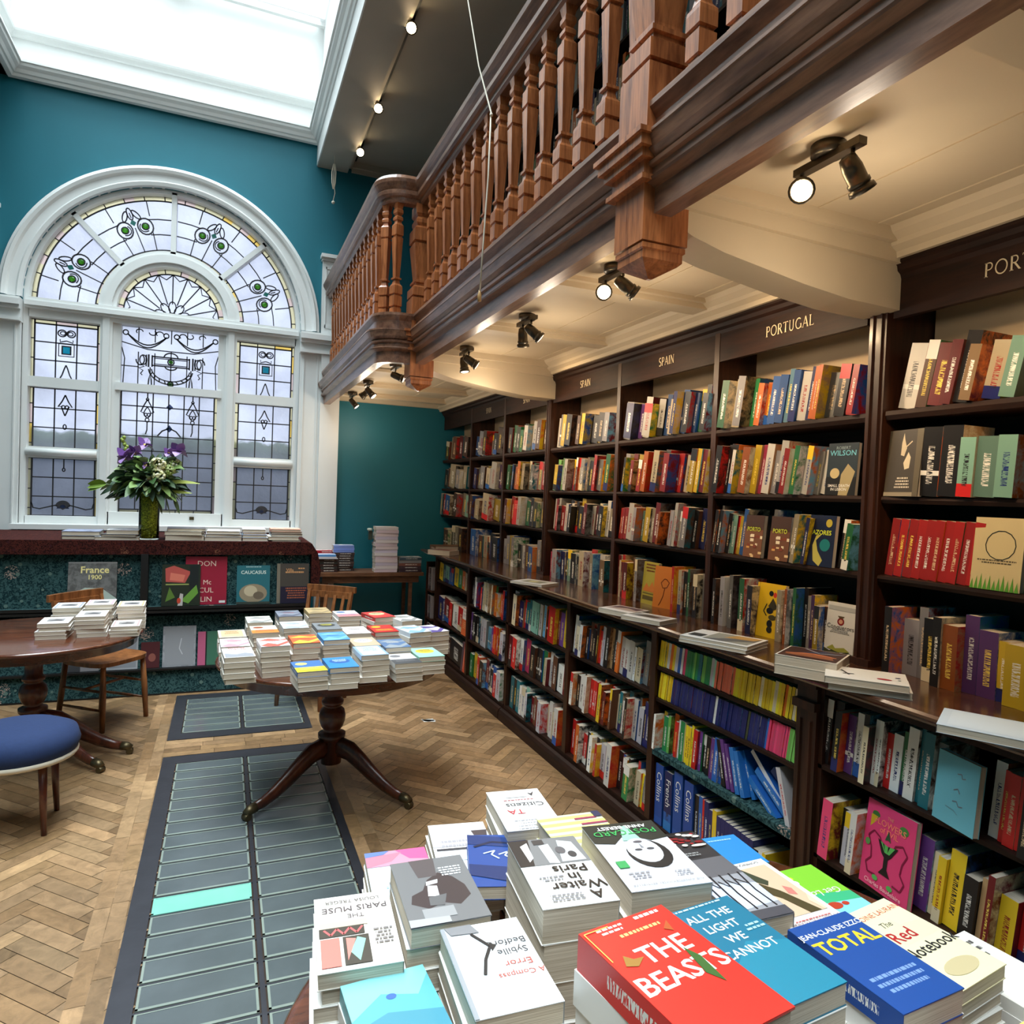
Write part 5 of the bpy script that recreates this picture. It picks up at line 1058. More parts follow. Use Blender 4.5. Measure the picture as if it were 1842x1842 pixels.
flat_pile([(.28,.27,.034,(190,188,184),0,0,'pale book at the bottom of the middle pile on the display top'), (.27,.26,.022,(150,150,154),1,.005,'pale grey book second up in the middle pile on the display top'), (.25,.26,.026,(214,214,214),-1,.02,'white framed book on top of the middle pile of the display')], -.135, 6.08, zt, '', gp)
flat_pile([(.20,.26,.028,(200,190,190),0,0,'cream book at the bottom of the pile with blue cover'), (.19,.26,.026,(150,178,214),0,0,'light blue covered book under two pale ones on the display'), (.18,.26,.018,(214,196,204),1,0,'pinkish white book above the light blue one'), (.18,.25,.026,(216,214,212),0,.0,'white topmost book between the framed one and the orange one')], .15, 6.10, zt, '', gp)
flat_pile([(.23,.26,.012,(110,110,104),0,.02,'thin olive book at the very bottom right of the display top'), (.245,.26,.03,(210,202,180),0,-.01,'cream edged book in the right end pile of the display top'), (.25,.26,.022,(150,160,170),1,.01,'silvery book in the middle of the right end pile'), (.25,.25,.018,(70,52,48),0,.01,'thin dark brown book near the top of the right end pile'), (.24,.25,.022,(216,150,128),0,.01,'book with an orange corner on top of the right end pile')], .36, 6.08, zt, '', gp)

# ---- vase and flowers
VX, VY = -.545, 6.20
t = thing('glass_vase', 'tall cylindrical glass vase filled with yellow green leaves on the display', 'vase', (VX, VY, zt))
m, nt, p = newmat('clear_vase_glass'); p.inputs['Base Color'].default_value = (.9,.95,.9,1); p.inputs['Transmission Weight'].default_value = 1; p.inputs['Roughness'].default_value = .03; p.inputs['IOR'].default_value = 1.2
g = G(); g.lathe([(0,.072),(.004,.074),(.39,.074),(.392,.072),(.39,.0705),(.012,.0705),(.010,.02)], 0, 0, 32); g.obj('glass', m, t, False)
def leafmat(name, a, b, sc=30):
    m, nt, p = newmat(name); L = nt.links.new; tc = N(nt, 'ShaderNodeTexCoord'); no = N(nt, 'ShaderNodeTexNoise', inp={'Scale': sc, 'Detail': 3, 'Distortion': 2}); L(tc.outputs['Object'], no.inputs['Vector'])
    r = N(nt, 'ShaderNodeValToRGB'); r.color_ramp.elements[0].position = .42; r.color_ramp.elements[1].position = .6; r.color_ramp.elements[0].color = lin(a); r.color_ramp.elements[1].color = lin(b); L(no.outputs['Fac'], r.inputs[0]); L(r.outputs[0], p.inputs['Base Color']); p.inputs['Roughness'].default_value = .6
    return m
g = G(); R6 = random.Random(3)
g.lathe([(.012,.062),(.36,.062)], 0, 0, 24)
for k in range(320):
    a = R6.random()*2*PI; z = R6.uniform(.02,.36); r = .0655; u = R6.uniform(.008,.016); an = R6.uniform(-1,1); e = Vector((-math.sin(a), math.cos(a), 0)); o = Vector((r*math.cos(a), r*math.sin(a), z)); q = e*math.cos(an)+Vector((0,0,1))*math.sin(an); s_ = -e*math.sin(an)+Vector((0,0,1))*math.cos(an); nn = Vector((math.cos(a), math.sin(a), 0))*.003
    g.quad([o-q*u, o-s_*u*.5+nn, o+q*u, o+s_*u*.5+nn])
g.obj('leaf_filling', leafmat('chartreuse_filling', (104,112,16), (214,218,60), 60), t, False)
bq = thing('flower_bouquet', 'mixed bouquet with purple irises, cream hydrangeas and dark foliage in the vase', 'flowers', (VX, VY, zt+.36))
def leaf(g, p, d, l, w, droop, col):
    """folded leaf blade from p along d"""
    d = Vector(d).normalized(); side = d.cross(Vector((0,0,1))); side = side.normalized() if side.length > .01 else Vector((1,0,0)); side = Matrix.Rotation(R6.uniform(-1.1, 1.1), 3, d) @ side; P = []
    for i in range(6):
        s = i/5; c = Vector(p)+d*l*s+Vector((0,0,-droop*l*s*s)); ww = w*math.sin(PI*min(.98, .08+s*.9))**.8; P.append((c-side*ww+Vector((0,0,.12*ww)), c, c+side*ww+Vector((0,0,.12*ww))))
    for a, b in zip(P, P[1:]):
        n = g.pts([a[0], a[1], b[1], b[0], a[2], b[2]]); g.face((n, n+1, n+2, n+3), col, sm=True); g.face((n+1, n+4, n+5, n+2), col, sm=True)
greens = [(56,84,46),(74,104,54),(98,130,70),(50,72,54),(86,110,92),(118,146,84),(62,88,66),(140,160,110)]
g = G(); st = G()
for k in range(330):
    a = R6.random()*2*PI; el = R6.uniform(-.5, 1.1); r0 = R6.uniform(.06, .21); c = Vector((math.cos(a)*math.cos(el), math.sin(a)*math.cos(el)*.8, math.sin(el)*.9)); o = c*r0+Vector((0,0,.10)); leaf(g, o, c+Vector((0,0,R6.uniform(-.2,.3))), R6.uniform(.08,.15), R6.uniform(.022,.046), R6.uniform(.1,.6), R6.choice(greens))
for k in range(14):   # eucalyptus like round leaves lower left, long blades lower right
    a = math.radians(R6.uniform(150, 230)); leaf(g, (math.cos(a)*.12, math.sin(a)*.1, .02), (math.cos(a), math.sin(a)*.4, -.05), R6.uniform(.12,.2), .035, .3, (52,78,62))
for a, z, l in ((-5,.10,.30),(10,.02,.24),(-20,-.01,.2)): leaf(g, (.08,0,z), (math.cos(math.radians(a)), -.3, .1), l, .016, .1, (170,180,90))
for a in (185, 172, 196): leaf(g, (-.30,-.05,.07), (math.cos(math.radians(a)), -.2, .4*math.sin(math.radians(a*3))), .12, .035, .2, (120,150,60))
st.tube([(-.1,0,.02), (-.22,-.03,.06), (-.31,-.05,.07)], .003, 5, (90,110,50))
for dx in (-.02, .03, .09): leaf(g, (.08+dx,-.03,-.0), (.25+dx,-.2,-1), .16, .016, 0, (60,80,40))
for k in range(26):   # green catkins at the top left
    s = k/25; c = (-.13-.07*s+R6.uniform(-.012,.012), R6.uniform(-.02,.02), .24+.20*s); g.ball(c, .014, (140,158,70), 6, 4)
fo = g.obj('foliage', INK, bq)
for k in range(22):
    a = R6.random()*2*PI; st.tube([(R6.uniform(-.04,.04), R6.uniform(-.04,.04), -.12), (math.cos(a)*.05, math.sin(a)*.05, .03), (math.cos(a)*.15, math.sin(a)*.12, R6.uniform(.1,.26))], .0028, 5, (74,98,46))
st.obj('stems', INK, bq)
def iris(x, y, z, s=1, lab=None):
    g = G(); cols = [(156,124,178),(134,98,160),(182,152,200),(104,70,132)]
    for k in range(6):
        a = k*PI/3+.3; up = k % 2; leaf(g, (x,y,z), (math.cos(a), math.sin(a), 1.0 if up else .1), .068*s, .034*s, -.2 if up else .7, cols[k % 4])
    for k in range(5): a = k*1.25; leaf(g, (x,y,z-.01), (math.cos(a), math.sin(a), .5), .06*s, .024*s, .2, cols[(k+1) % 4])
    g.ball((x,y,z), .014, (220,190,70), 6, 4); o = g.obj('iris_flower', INK, bq)
for x, y, z, s in ((-.17,-.08,.28,1.15),(-.04,-.04,.385,1.0),(.20,-.06,.35,1.05),(-.10,-.10,.32,.9),(-.02,-.12,.22,.55),(.13,-.05,.33,.7)): iris(x, y, z, s)
def cluster(x, y, z, r, cols, name):
    g = G()
    for k in range(150):
        u = R6.uniform(-1,1); a = R6.random()*2*PI; q = math.sqrt(1-u*u); g.ball((x+r*q*math.cos(a), y+r*q*math.sin(a)*.8, z+r*u*.75), R6.uniform(.007,.012), R6.choice(cols), 5, 4)
    g.obj(name, INK, bq)
cw = [(222,214,180),(206,204,150),(232,226,200),(188,190,140)]
cluster(.06,-.12,.24,.055,cw,'hydrangea_head'); cluster(.05,-.14,.15,.062,cw,'hydrangea_head'); cluster(.13,-.06,.20,.05,[(150,170,100),(170,184,120),(190,198,150)],'hydrangea_head'); cluster(.17,-.04,.25,.05,[(140,160,96),(196,200,180),(120,140,80)],'hydrangea_head')

# ---------------------------------------------------------------- oak side table in the corner
t = thing('side_table', 'narrow oak side table against the teal wall carrying book piles', 'table', (1.40, 7.0, 0))
g = G(); g.box(-.53,-.17,.80,.50,.23,.835); g.box(-.50,-.13,.73,.46,.19,.80); g.obj('tabletop', M_bench, t, False)
for x in (-.46, .38):
    for y in (-.10, .17): g = G(); g.tube([(x,y,.76),(x,y,0)], [.026,.020], 4); g.obj('leg', M_bench, t, False)
def pile(n, x, y, z, w, d, tt, cols, lab, group, rot=0, R_=random.Random(9), spine=True):
    for i in range(n):
        c = cols[i % len(cols)]; z += tt; ln = R_.uniform(-.006,.006)
        one_book('paperback', lab(i), M_lie(x-w/2+ln, y-d/2+R_.uniform(-.005,.005), z, 90+R_.uniform(-2,2), False, d, w) if spine else M_lie(x-w/2+ln, y+d/2, z, R_.uniform(-2,2), False, w, d), tt*.96, w if spine else d, d if spine else w, c, front=c, noise=(i == n-1), fink=(230,228,226), seed=i, group=group)
pz = .836
pile(14, 1.515, 6.93, pz, .225, .15, .0325, [(214,196,206),(222,214,216),(206,196,214),(222,206,210)], lambda i: f"pale pinkish book, {nth(i)} from the bottom of the tall pile by the teal wall", 'pale books in the tall pile')
pile(8, 1.12, 7.06, pz, .20, .14, .023, [(52,44,46),(66,54,52)], lambda i: f"dark edged book, {nth(i)} from the bottom of the pile with blue books on top", 'dark books in the second corner pile')
pile(3, 1.115, 7.06, pz+.184, .20, .14, .024, [(112,134,196),(120,142,206),(116,138,200)], lambda i: f"periwinkle blue book, {nth(i)} of the blue ones topping the dark corner pile", 'periwinkle books on the dark pile')
pile(5, .955, 6.98, pz, .18, .14, .026, [(60,40,38),(50,52,50)], lambda i: f"dark book, {nth(i)} from the bottom of the pile nearest the display", 'dark books beside the display')
pile(2, .935, 6.95, pz+.13, .19, .13, .022, [(206,202,206),(88,146,206)], lambda i: ['pale paperback under the bright blue one near the display','bright blue covered book on the pile beside the display'][i], 'books on the pile beside the display')
pile(2, .955, 7.14, pz+.13, .19, .10, .034, [(160,26,44),(176,30,48)], lambda i: ['lower of two red books on the corner pile nearest the display','upper of two red books on the corner pile nearest the display'][i], 'red books on the corner pile')
pile(5, 1.765, 6.93, pz, .23, .15, .030, [(60,44,54),(70,52,60),(126,80,70),(140,140,144),(70,90,104)], lambda i: f"{['dark plum','plum','brick','grey','slate blue'][i]} spined book in the low pile beside the tall pale pile", 'mixed books beside the tall pile')
g = G(); g.tube([(1.36,6.95,1.24),(1.34,6.93,1.262),(1.37,6.90,1.262)], .012, 5, (200,210,200)); g.box(1.35,6.93,1.155,1.385,6.98,1.245,(60,70,62)); tag(g.obj('bottle', INK), 'small dark bottle with a pale top behind the tall pile', 'bottle')
# dark books shelved at the far end below the counter corner
for i, (x, c, h) in enumerate([(1.80,'i',.30),(1.835,'t',.36),(1.87,'k',.34),(1.89,'i',.32)]): one_book('book', f"{CN[c]} file book, {['first','second','third','fourth'][i]} from the display side in the dark corner", M_stand(1.62+.05*i, 6.80, .0, 0, PI/2), .03, h, .2, HEX[c], front=HEX[c], seed=i, group='files in the dark corner')

# ---------------------------------------------------------------- books on the counter
cz = 1.0745
for spec in [((1.90,4.87), 14, .21, .15, .014, (206,204,206), 'thin white framed book on the counter beside the far pilaster', [('r',.06,.06,.94,.94,(226,224,222)), ('r',.14,.2,.86,.8,(120,116,104)), ('r',.3,.3,.6,.6,(190,180,140))]),]:
    pass
def counter_book(label, x, y, z, ang, w, h, t, col, art, flip=False): one_book('paperback', label, M_lie(x, y, z, ang, flip, w, h), t, h, w, col, art, front=col, group='books lying on the counter')
counter_book('thin white framed book lying on the counter before the far pilaster', 1.93, 4.30, cz+.014, -62, .26, .19, .014, (214,212,210), [('r',.08,.1,.92,.9,(190,190,184)), ('r',.2,.25,.8,.75,(120,120,104)), ('r',.35,.35,.6,.62,(200,190,140))])
counter_book('pale covered lower book of the pair on the counter', 1.93, 3.12, cz+.024, -72, .20, .16, .024, (216,210,204), [('r',.05,.3,.95,.95,(170,150,140)), ('p',[(.1,.4),(.5,.7),(.9,.5),(.9,.9),(.1,.9)],(90,70,76))])
counter_book('white fronted nearer book of the pair on the counter', 1.93, 2.93, cz+.020, -68, .22, .15, .020, (220,218,214), [('r',.1,.3,.9,.85,(150,150,150)), ('p',[(.15,.4),(.4,.75),(.8,.6),(.7,.35)],(60,60,60))])
counter_book('white photo book lower of two on the counter below PORTUGAL', 1.935, 2.44, cz+.014, -66, .29, .20, .014, (222,222,220), [])
counter_book('white photo book with a coast picture, upper of two on the counter', 1.935, 2.44, cz+.028, -65, .29, .20, .014, (226,226,224), [('r',.3,.12,.95,.9,(150,150,140)), ('p',[(.3,.12),(.6,.12),(.95,.5),(.95,.9),(.7,.6)],(104,104,104)), ('p',[(.5,.5),(.9,.6),(.95,.9),(.6,.9)],(190,150,90)), ('r',.05,.2,.26,.5,(60,60,60))])
for i in range(2): counter_book(['cream edged book beneath the dark flowery one on the counter','dark flowery covered book on the counter below the pilaster'][i], 1.93, 1.93, cz+.033*(i+1), -60, .20, .19, .033, (226,218,204), [('r',.03,.03,.97,.97,(66,40,36)), ('p',[(.1,.2),(.4,.6),(.8,.5),(.9,.2)],(150,90,60)), ('p',[(.3,.5),(.6,.9),(.9,.7)],(60,60,80)), ('l',[(.1,.3),(.5,.5),(.9,.4)],.05,(206,120,80)), ('l',[(.3,.9),(.6,.6),(.95,.8)],.03,(160,160,170))] if i else [])
for i in range(2): counter_book(['white book beneath the one with a crane drawing on the counter','white book with a crane drawing and red mark on the counter'][i], 1.90+.015*(1-i), 1.74, cz+.022*(i+1), -48, .235, .17, .022, (230,226,218), [('l',[(.3,.35),(.2,.7)],.03,(50,50,50)), ('l',[(.22,.4),(.36,.45)],.03,(50,50,50)), ('e',.72,.3,.09,.06,(170,50,60)), ('e',.9,.34,.02,.02,(60,60,60)), ('r',.86,.5,.92,.56,(90,80,100))] if i else [])
counter_book('pale blue white book at the right edge of the counter', 1.90, 1.32, cz+.022, -60, .22, .19, .022, (196,210,222), [('r',.1,.1,.9,.9,(206,218,228))])
one_book('large_book', 'brown flat box like book at the far end of the counter', M_lie(1.94, 6.78, cz+.05, 0, False, .30, .20), .05, .20, .30, (112,74,46), front=(112,74,46), hard=True)
one_book('paperback', 'pale thick paperback lying beside the brown book on the far counter', M_lie(1.90, 6.36, cz+.045, -50, False, .24, .17), .045, .17, .24, (176,164,156), [('r',.1,.1,.9,.9,(110,76,66))], front=(176,164,156))
R8 = random.Random(8)
for i in range(9):   # narrow shelf end of books facing the corner
    z0 = [.12,.40,.68][i//3]; one_book('book', f"dark book in the end rack facing the corner, {ORD[i % 3]} on its {['lowest','middle','highest'][i//3]} level", M_stand(1.93, 6.72-.05*(i % 3), z0, 0), .04, .22, .14, [(110,90,92),(60,50,54),(150,140,140)][i % 3], seed=i, group='books in the corner end rack')
g = G()
for z in (.10,.38,.66): g.box(1.92, 6.58, z, 2.1, 6.80, z+.018)
g.box(1.92, 6.79, 0, 2.1, 6.81, .95); g.box(2.09, 6.58, 0, 2.11, 6.81, .95); tag(g.obj('end_rack', M_casev, None, False), 'narrow dark rack at the far end of the low bookcases', 'rack')
# ---------------------------------------------------------------- spot lamps
M_lampglow = emit('lamp_glow', (1.0,.78,.45,1), 28)
M_lampglass = emit('lamp_glass_side', (1.0,.86,.66,1), 2.2)
def spot(name, parent, loc, d, energy, ang=95):
    l = bpy.data.lights.new(name, 'SPOT'); l.energy = energy; l.color = (1.0,.72,.42); l.spot_size = math.radians(ang); l.spot_blend = .8; l.shadow_soft_size = .03
    o = bpy.data.objects.new(name, l); COL.objects.link(o); o.parent = parent; o.location = loc; o.rotation_euler = Vector(d).to_track_quat('-Z', 'Y').to_euler()
def head(t, p, d, lit, energy, ln=.085, r=.026):
    """spot head hung from the fixture at p (relative), looking along d"""
    d = Vector(d).normalized(); p = Vector(p); c = p+Vector((0,0,-.055)); g = G(); n0 = 0
    g.lathe([(-.035,.012),(-.03,r*.8),(.0,r),(.035,r),(.036,r*1.12),(.046,r*1.12),(.047,r*1.02),(.052,r*1.02),(.053,r*1.25),(.066,r*1.35),(.066,r*1.1),(.05,r*.9)], 0, 0, 18)
    M = Matrix.Translation(c) @ d.to_track_quat('Z', 'Y').to_matrix().to_4x4(); g.xf(M); h = g.obj('spot_head', M_metal, t, False)
    g = G(); g.tube([p, p+Vector((0,0,-.02)), c-d*.01], .006, 6); g.obj('bracket', M_metal, h, False)
    g = G(); g.lathe([(.055,.002),(.062,r*1.05),(.067,r*.9),(.069,.003)], 0, 0, 18); g.xf(M); g.obj('lens', M_lampglow if lit else M_lampglass, h, False)
    spot('lamp', t, c+d*.085, d, energy)
def fixture(label, x, y, z, heads, L=.22):
    t = thing('spot_light', label, 'spot light', (x, y, z), group='bronze spot lights under the gallery')
    g = G(); g.lathe([(-.03,.03),(-.028,.045),(0,.045)], 0, 0, 24); g.box(-.014, -L/2, -.045, .014, L/2, -.025); g.obj('mount', M_metal, t, False)
    for (dy, d, lit, e) in heads: head(t, (0, dy, -.04), d, lit, e)
    l = bpy.data.lights.new('ceiling_fill', 'POINT'); l.energy = 2.6; l.color = (1.0,.83,.64); l.shadow_soft_size = .06; o = bpy.data.objects.new('ceiling_fill', l); COL.objects.link(o); o.parent = t; o.location = (.13, 0, -.32)  # added fill light hung below the mount to brighten the ceiling, no real lamp
sh = (.75,-.15,-.75)
fixture('bronze twin spot light nearest the camera, one head glowing towards the room', 1.47, 1.42, ZC, [(.09,(-.82,-.85,-.32),True,10),(-.08,(.62,.0,-.75),False,20)])
fixture('bronze twin spot light with a glowing head just past the near pendant', 1.47, 2.52, ZC, [(.07,(-.7,-1,-.32),True,8),(-.07,(.8,-.2,-.55),False,20)])
fixture('bronze twin spot light midway along the gallery', 1.47, 3.42, ZC, [(.05,(.2,.3,-.9),False,5),(-.06,(.75,-.2,-.6),False,20)])
fixture('bronze twin spot light just before the far pendant', 1.45, 4.36, ZC, [(.05,(.1,-.1,-.9),False,5),(-.05,(.8,-.2,-.5),False,20)])
fixture('bronze spot light behind the curved corner beside the far pendant', 1.15, 5.10, ZC-.02, [(.0,(.8,-.25,-.3),False,16)])
fixture('brightly lit spot light second from the teal wall under the gallery', 1.13, 6.06, ZC-.02, [(.04,(-.5,.3,-.5),True,6),(-.04,(.5,-.3,-.6),False,12)])
fixture('small spot light nearest the teal wall under the gallery', 1.13, 6.85, ZC-.02, [(0,(.6,-.2,-.7),False,8)])
g = G()
for i, (x, y) in enumerate(((1.13, 6.02), (1.13, 6.86), (1.13, 4.9))):
    t = thing('track_spot', ['glowing upper spot light on the ceiling track over the gallery','lower glowing spot light near the window wall over the gallery','nearest glowing spot light on the ceiling track over the gallery'][i], 'spot light', (x, y, 4.985), group='spot lights over the gallery')
    g = G(); g.lathe([(-.02,.02),(0,.03)], 0, 0, 16); g.obj('mount', M_metal, t, False); head(t, (0,0,-.015), (-.15,-.9,-.55), True, 14, r=.032)
g = G(); g.box(1.125, 4.0, 4.97, 1.15, YW-.1, 4.99); tag(g.obj('lighting_track', M_black, None, False), 'long thin black lighting track on the upper gallery ceiling', 'track')

# ---- cords
g = G(); P0 = (1.0, 2.98, 3.56); P1 = (1.0, 2.795, 3.265); P2 = (1.0, 2.855, 2.53)
g.tube([(1.0, 3.6, 4.87), P0, P1, (P1[0], P1[1]-.002, P1[2]-.01)], .0032, 6); g.tube([P1, (1.0, 2.80, 3.0), (1.0, 2.83, 2.75), P2], .0036, 6); g.ball((P1[0], P1[1]-.004, P1[2]-.012), .008, (200,190,170), 6, 4)
t = g.obj('blind_cord', M_cord, None, False); tag(t, 'thin white blind cord hanging in front of the gallery balusters', 'cord')
g = G(); g.lathe([(-.05,.004),(-.048,.0085),(-.02,.0085),(-.012,.006),(0,.004)], 1.0, 2.857, 12, z0=2.535); g.obj('acorn_pull', paint('turned_wood', (176,136,84), .5), t, False)
g = G(); X, Y = .905, 6.98; g.tube([(X, Y-.0, 6.1), (X+.01, Y, 5.50), (X, Y, 4.78)], .004, 6)
for dx in (-.02, .0, .018): g.tube([(X+dx*.3, Y, 4.80), (X+dx, Y, 4.72), (X+dx*.8, Y, 4.62), (X+dx*.2, Y, 4.56)], .006, 6)
g.tube([(X, Y, 4.62), (X+.015, Y, 4.52), (X, Y, 4.45)], .004, 6); g.ball((X, Y, 4.43), .016, (150,140,120), 8, 6)
t = g.obj('sash_cord', M_cord, None, False); tag(t, 'knotted white sash cord hanging beside the arched window', 'cord')
g = G(); g.tube([(.775, Y, 5.47), (.85, Y, 5.485), (X+.012, Y, 5.47), (X+.012, Y, 5.50)], .006, 6); tag(g.obj('cord_hook', M_metal, None, False), 'small metal hook holding the sash cord by the upper beam', 'hook')

# ---- bookcase on the gallery, seen between the balusters
t = thing('gallery_bookcase', 'dark bookcase standing on the gallery behind the balusters', 'bookcase', (2.2, 2.0, 2.82)); K = []
g = G(); g.box(2.42, -1.5, 2.82, 2.44, 6.6, 4.9); K.append(g.obj('back_panel', M_case, t, False))
for k in range(10):
    y = -1.5+.9*k; g = G(); g.box(2.2, y-.015, 2.82, 2.42, y+.015, 4.9); K.append(g.obj('upright', M_casev, t, False))
for z in (2.9, 3.3, 3.7, 4.1, 4.5, 4.88):
    g = G(); g.box(2.2, -1.5, z-.02, 2.42, 6.6, z); K.append(g.obj('shelf', M_case, t, False))
rebase(t, *K)
cv, pg = G(), G(); R9 = random.Random(4)
for z in (2.9, 3.3, 3.7, 4.1, 4.5):
    y = 6.5
    while y > -.6:
        tt = R9.uniform(.02,.05); y -= tt
        if (y+1.5) % .9 < .06 or (y+1.5) % .9 > .86 or R9.random() < .04: continue
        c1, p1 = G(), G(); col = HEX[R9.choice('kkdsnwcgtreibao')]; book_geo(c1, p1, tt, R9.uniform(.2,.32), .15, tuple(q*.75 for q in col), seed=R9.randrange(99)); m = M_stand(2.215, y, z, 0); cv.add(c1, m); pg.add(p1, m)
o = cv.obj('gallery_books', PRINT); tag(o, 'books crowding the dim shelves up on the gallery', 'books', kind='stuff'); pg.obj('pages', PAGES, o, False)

# ---------------------------------------------------------------- paperbacks on the central table
def cov(kind, *c):
    a, b, d = (list(c)+[(200,200,200)]*3)[:3]
    if kind == 'title': return [('r',.04,.03,.96,.97,a), ('p',[(.04,.03),(.96,.03),(.96,.30),(.7,.42),(.4,.30),(.04,.46)],b), ('lines',.12,.62,.88,.9,2,d)]
    if kind == 'band': return [('r',0,0,1,1,a), ('r',0,.0,1,.42,b), ('lines',.12,.1,.88,.34,2,d), ('e',.3,.74,.2,.12,d)]
    if kind == 'frame': return [('r',.0,.0,1,1,b), ('r',.09,.06,.91,.94,a), ('lines',.2,.35,.8,.8,4,d)]
    if kind == 'swirl': return [('r',0,0,1,1,a), ('p',[(0,.1),(.3,.4),(.6,.2),(1,.5),(1,.3),(.6,0),(.2,0)],b), ('p',[(0,.7),(.4,.9),(.8,.7),(1,.8),(1,.65),(.5,.6)],b), ('lines',.2,.45,.8,.6,2,d)]
    if kind == 'disc': return [('r',0,0,1,1,a), ('e',.5,.62,.36,.22,b), ('lines',.25,.5,.78,.74,3,d)]
CT = dict(
 a=(.075,3.47,.865,'white red titled','title',(236,232,228),(150,152,160),(190,40,50)), b=(.235,3.55,.89,'white and red blotched','swirl',(232,222,220),(206,96,80),(180,60,60)),
 c=(.375,3.27,.83,'yellow and blue','band',(60,110,170),(226,206,40),(236,230,120)), d=(.52,3.27,.84,'bright blue','disc',(40,130,200),(30,90,160),(200,226,240)),
 e=(.675,3.35,.87,'pale blue framed','frame',(214,228,238),(140,170,200),(90,140,200)), f=(.83,3.32,.83,'dark grey edged','band',(206,206,206),(70,74,80),(120,120,126)),
 g=(.975,3.42,.83,'mint and yellow','disc',(160,214,196),(236,206,70),(60,90,60)),
 h=(.065,3.72,.86,'white with pink marks','swirl',(232,226,226),(200,150,160),(170,60,70)), i=(.395,3.66,.875,'red and orange','swirl',(224,96,50),(240,200,70),(180,30,30)),
 j=(.545,3.68,.88,'sky blue','swirl',(80,150,210),(120,180,224),(40,90,160)), k=(.69,3.60,.86,'tan and lilac','disc',(196,176,150),(214,210,230),(120,110,170)),
 l=(.83,3.53,.86,'dusty blue','swirl',(90,120,160),(150,160,170),(210,206,196)), m=(1.09,3.80,.87,'white and violet','swirl',(222,220,230),(96,84,150),(110,90,160)),
 n=(.055,3.97,.855,'cream and gold','frame',(206,180,140),(214,206,200),(150,110,60)), o=(.215,3.93,.88,'orange bottomed','band',(226,216,196),(224,130,50),(150,70,30)),
 p=(.375,4.0,.885,'white and grey','swirl',(222,224,226),(170,176,184),(120,120,130)), q=(.545,3.93,.885,'grey with a dark disc','disc',(124,128,134),(40,44,50),(220,210,80)),
 r=(.69,3.86,.87,'white sketchy','swirl',(230,226,224),(190,180,180),(120,110,120)), s=(.84,3.85,.875,'red with yellow letters','band',(190,44,44),(200,40,40),(236,190,60)),
 t=(.975,3.76,.88,'white and blue','swirl',(216,226,236),(140,180,214),(90,140,190)), u=(.20,4.20,.885,'white with grey stroke','swirl',(222,222,212),(150,150,146),(150,150,150)),
 v=(.37,4.28,.90,'blue grey and rose','swirl',(130,136,150),(90,94,110),(176,110,116)), w=(.54,4.30,.91,'tan landscape','swirl',(190,166,120),(150,130,96),(110,96,70)),
 x=(.70,4.22,.90,'white and pink','band',(226,224,226),(222,140,140),(70,110,170)), y=(.86,4.14,.90,'red and cream','disc',(196,60,60),(222,210,160),(40,40,40)), z=(1.0,4.05,.89,'white pencil drawn','swirl',(222,222,218),(150,150,150),(130,130,130)))
for kx, (x, y, z, nm, kind, *cs) in CT.items():
    w, h = .134, .20
    stack(kx, f"{nm} paperback topmost of its pile on the central round table", f"the {nm} one on the central table", x-w/2, y+h/2, z, .741, (2.5 if kx not in 'mtyz' else 14) if kx not in 'abc' else 4, False, w, h, cs[0], cov(kind, *cs), t=.026 if kx in 'bit' else .024, jit=.002, group='paperbacks on the central round table', under_col=(226,220,210))
# cream framed books on the left table
R7 = random.Random(21)
for i, (x, y, z, n, fr, nm) in enumerate([(-.52,4.68,.80,'','pink','pink bordered right front'), (-.70,4.70,.86,'','w','white bordered middle front'), (-.52,4.92,.88,'','gold','gold bordered right rear'), (-.69,4.94,.89,'','lilac','pink lilac bordered middle rear'), (-.86,4.94,.875,'','blue','blue bordered left rear'), (-.88,4.68,.83,'','w2','plain white left front')]):
    fc = dict(pink=(214,160,160), w=(206,200,190), gold=(206,180,130), lilac=(206,160,186), blue=(150,160,206), w2=(214,210,206))[fr]
    stack('L%d' % i, f"{nm} book topmost of its pile on the left round table", f"the {nm} one on the left table", x-.075, y+.11, z, .741, 2, False, .15, .215, (232,226,220), [('r',.05,.05,.95,.95,fc), ('r',.11,.1,.89,.9,(234,230,226)), ('r',.22,.3,.78,.72,(150,146,146)), ('p',[(.26,.4),(.5,.64),(.74,.5),(.7,.36)],(90,88,90))], t=.022, jit=.003, group='framed cover books on the left round table', under_col=(228,222,216))

# ---------------------------------------------------------------- the foreground books
gf = 'paperbacks piled on the nearest table'; TB = .746; bw, bh = .129, .198
def fg(key, label, x, y, z, ang, flip, col, art, w=bw, h=bh, t=.024, n=None, **k):
    stack(key, label, k.pop('under'), x, y, z, z-t*(n or 99)+.0005 if n else TB, ang, flip, w, h, col, art, t=t, group=gf, under_col=(228,224,218), **k)
fg('citizens', 'white paperback with upside down Citizens title, farthest on the nearest table', .60, 1.535, .935, -7, True, (232,230,228), [('t','Citizens',.42,.36,.22,(60,60,64)), ('lines',.2,.32,.8,.35,1,(150,150,150)), ('t','A',.28,.44,.0001,blk), ('t','LA',.6,.60,.2,(196,60,70))[0:0] or ('r',.0,.0,.001,.001,wht), ('t','TA',.66,.52,.24,(190,60,70)), ('lines',.2,.24,.8,.27,1,(170,80,90)), ('r',.3,.16,.7,.21,(222,222,224)), ('p',[(.12,.08),(.2,.2),(.26,.1),(.2,.14)],(70,66,70)), ('lines',.2,.7,.8,.95,4,(190,190,200))], under='the white one titled Citizens', t=.032)
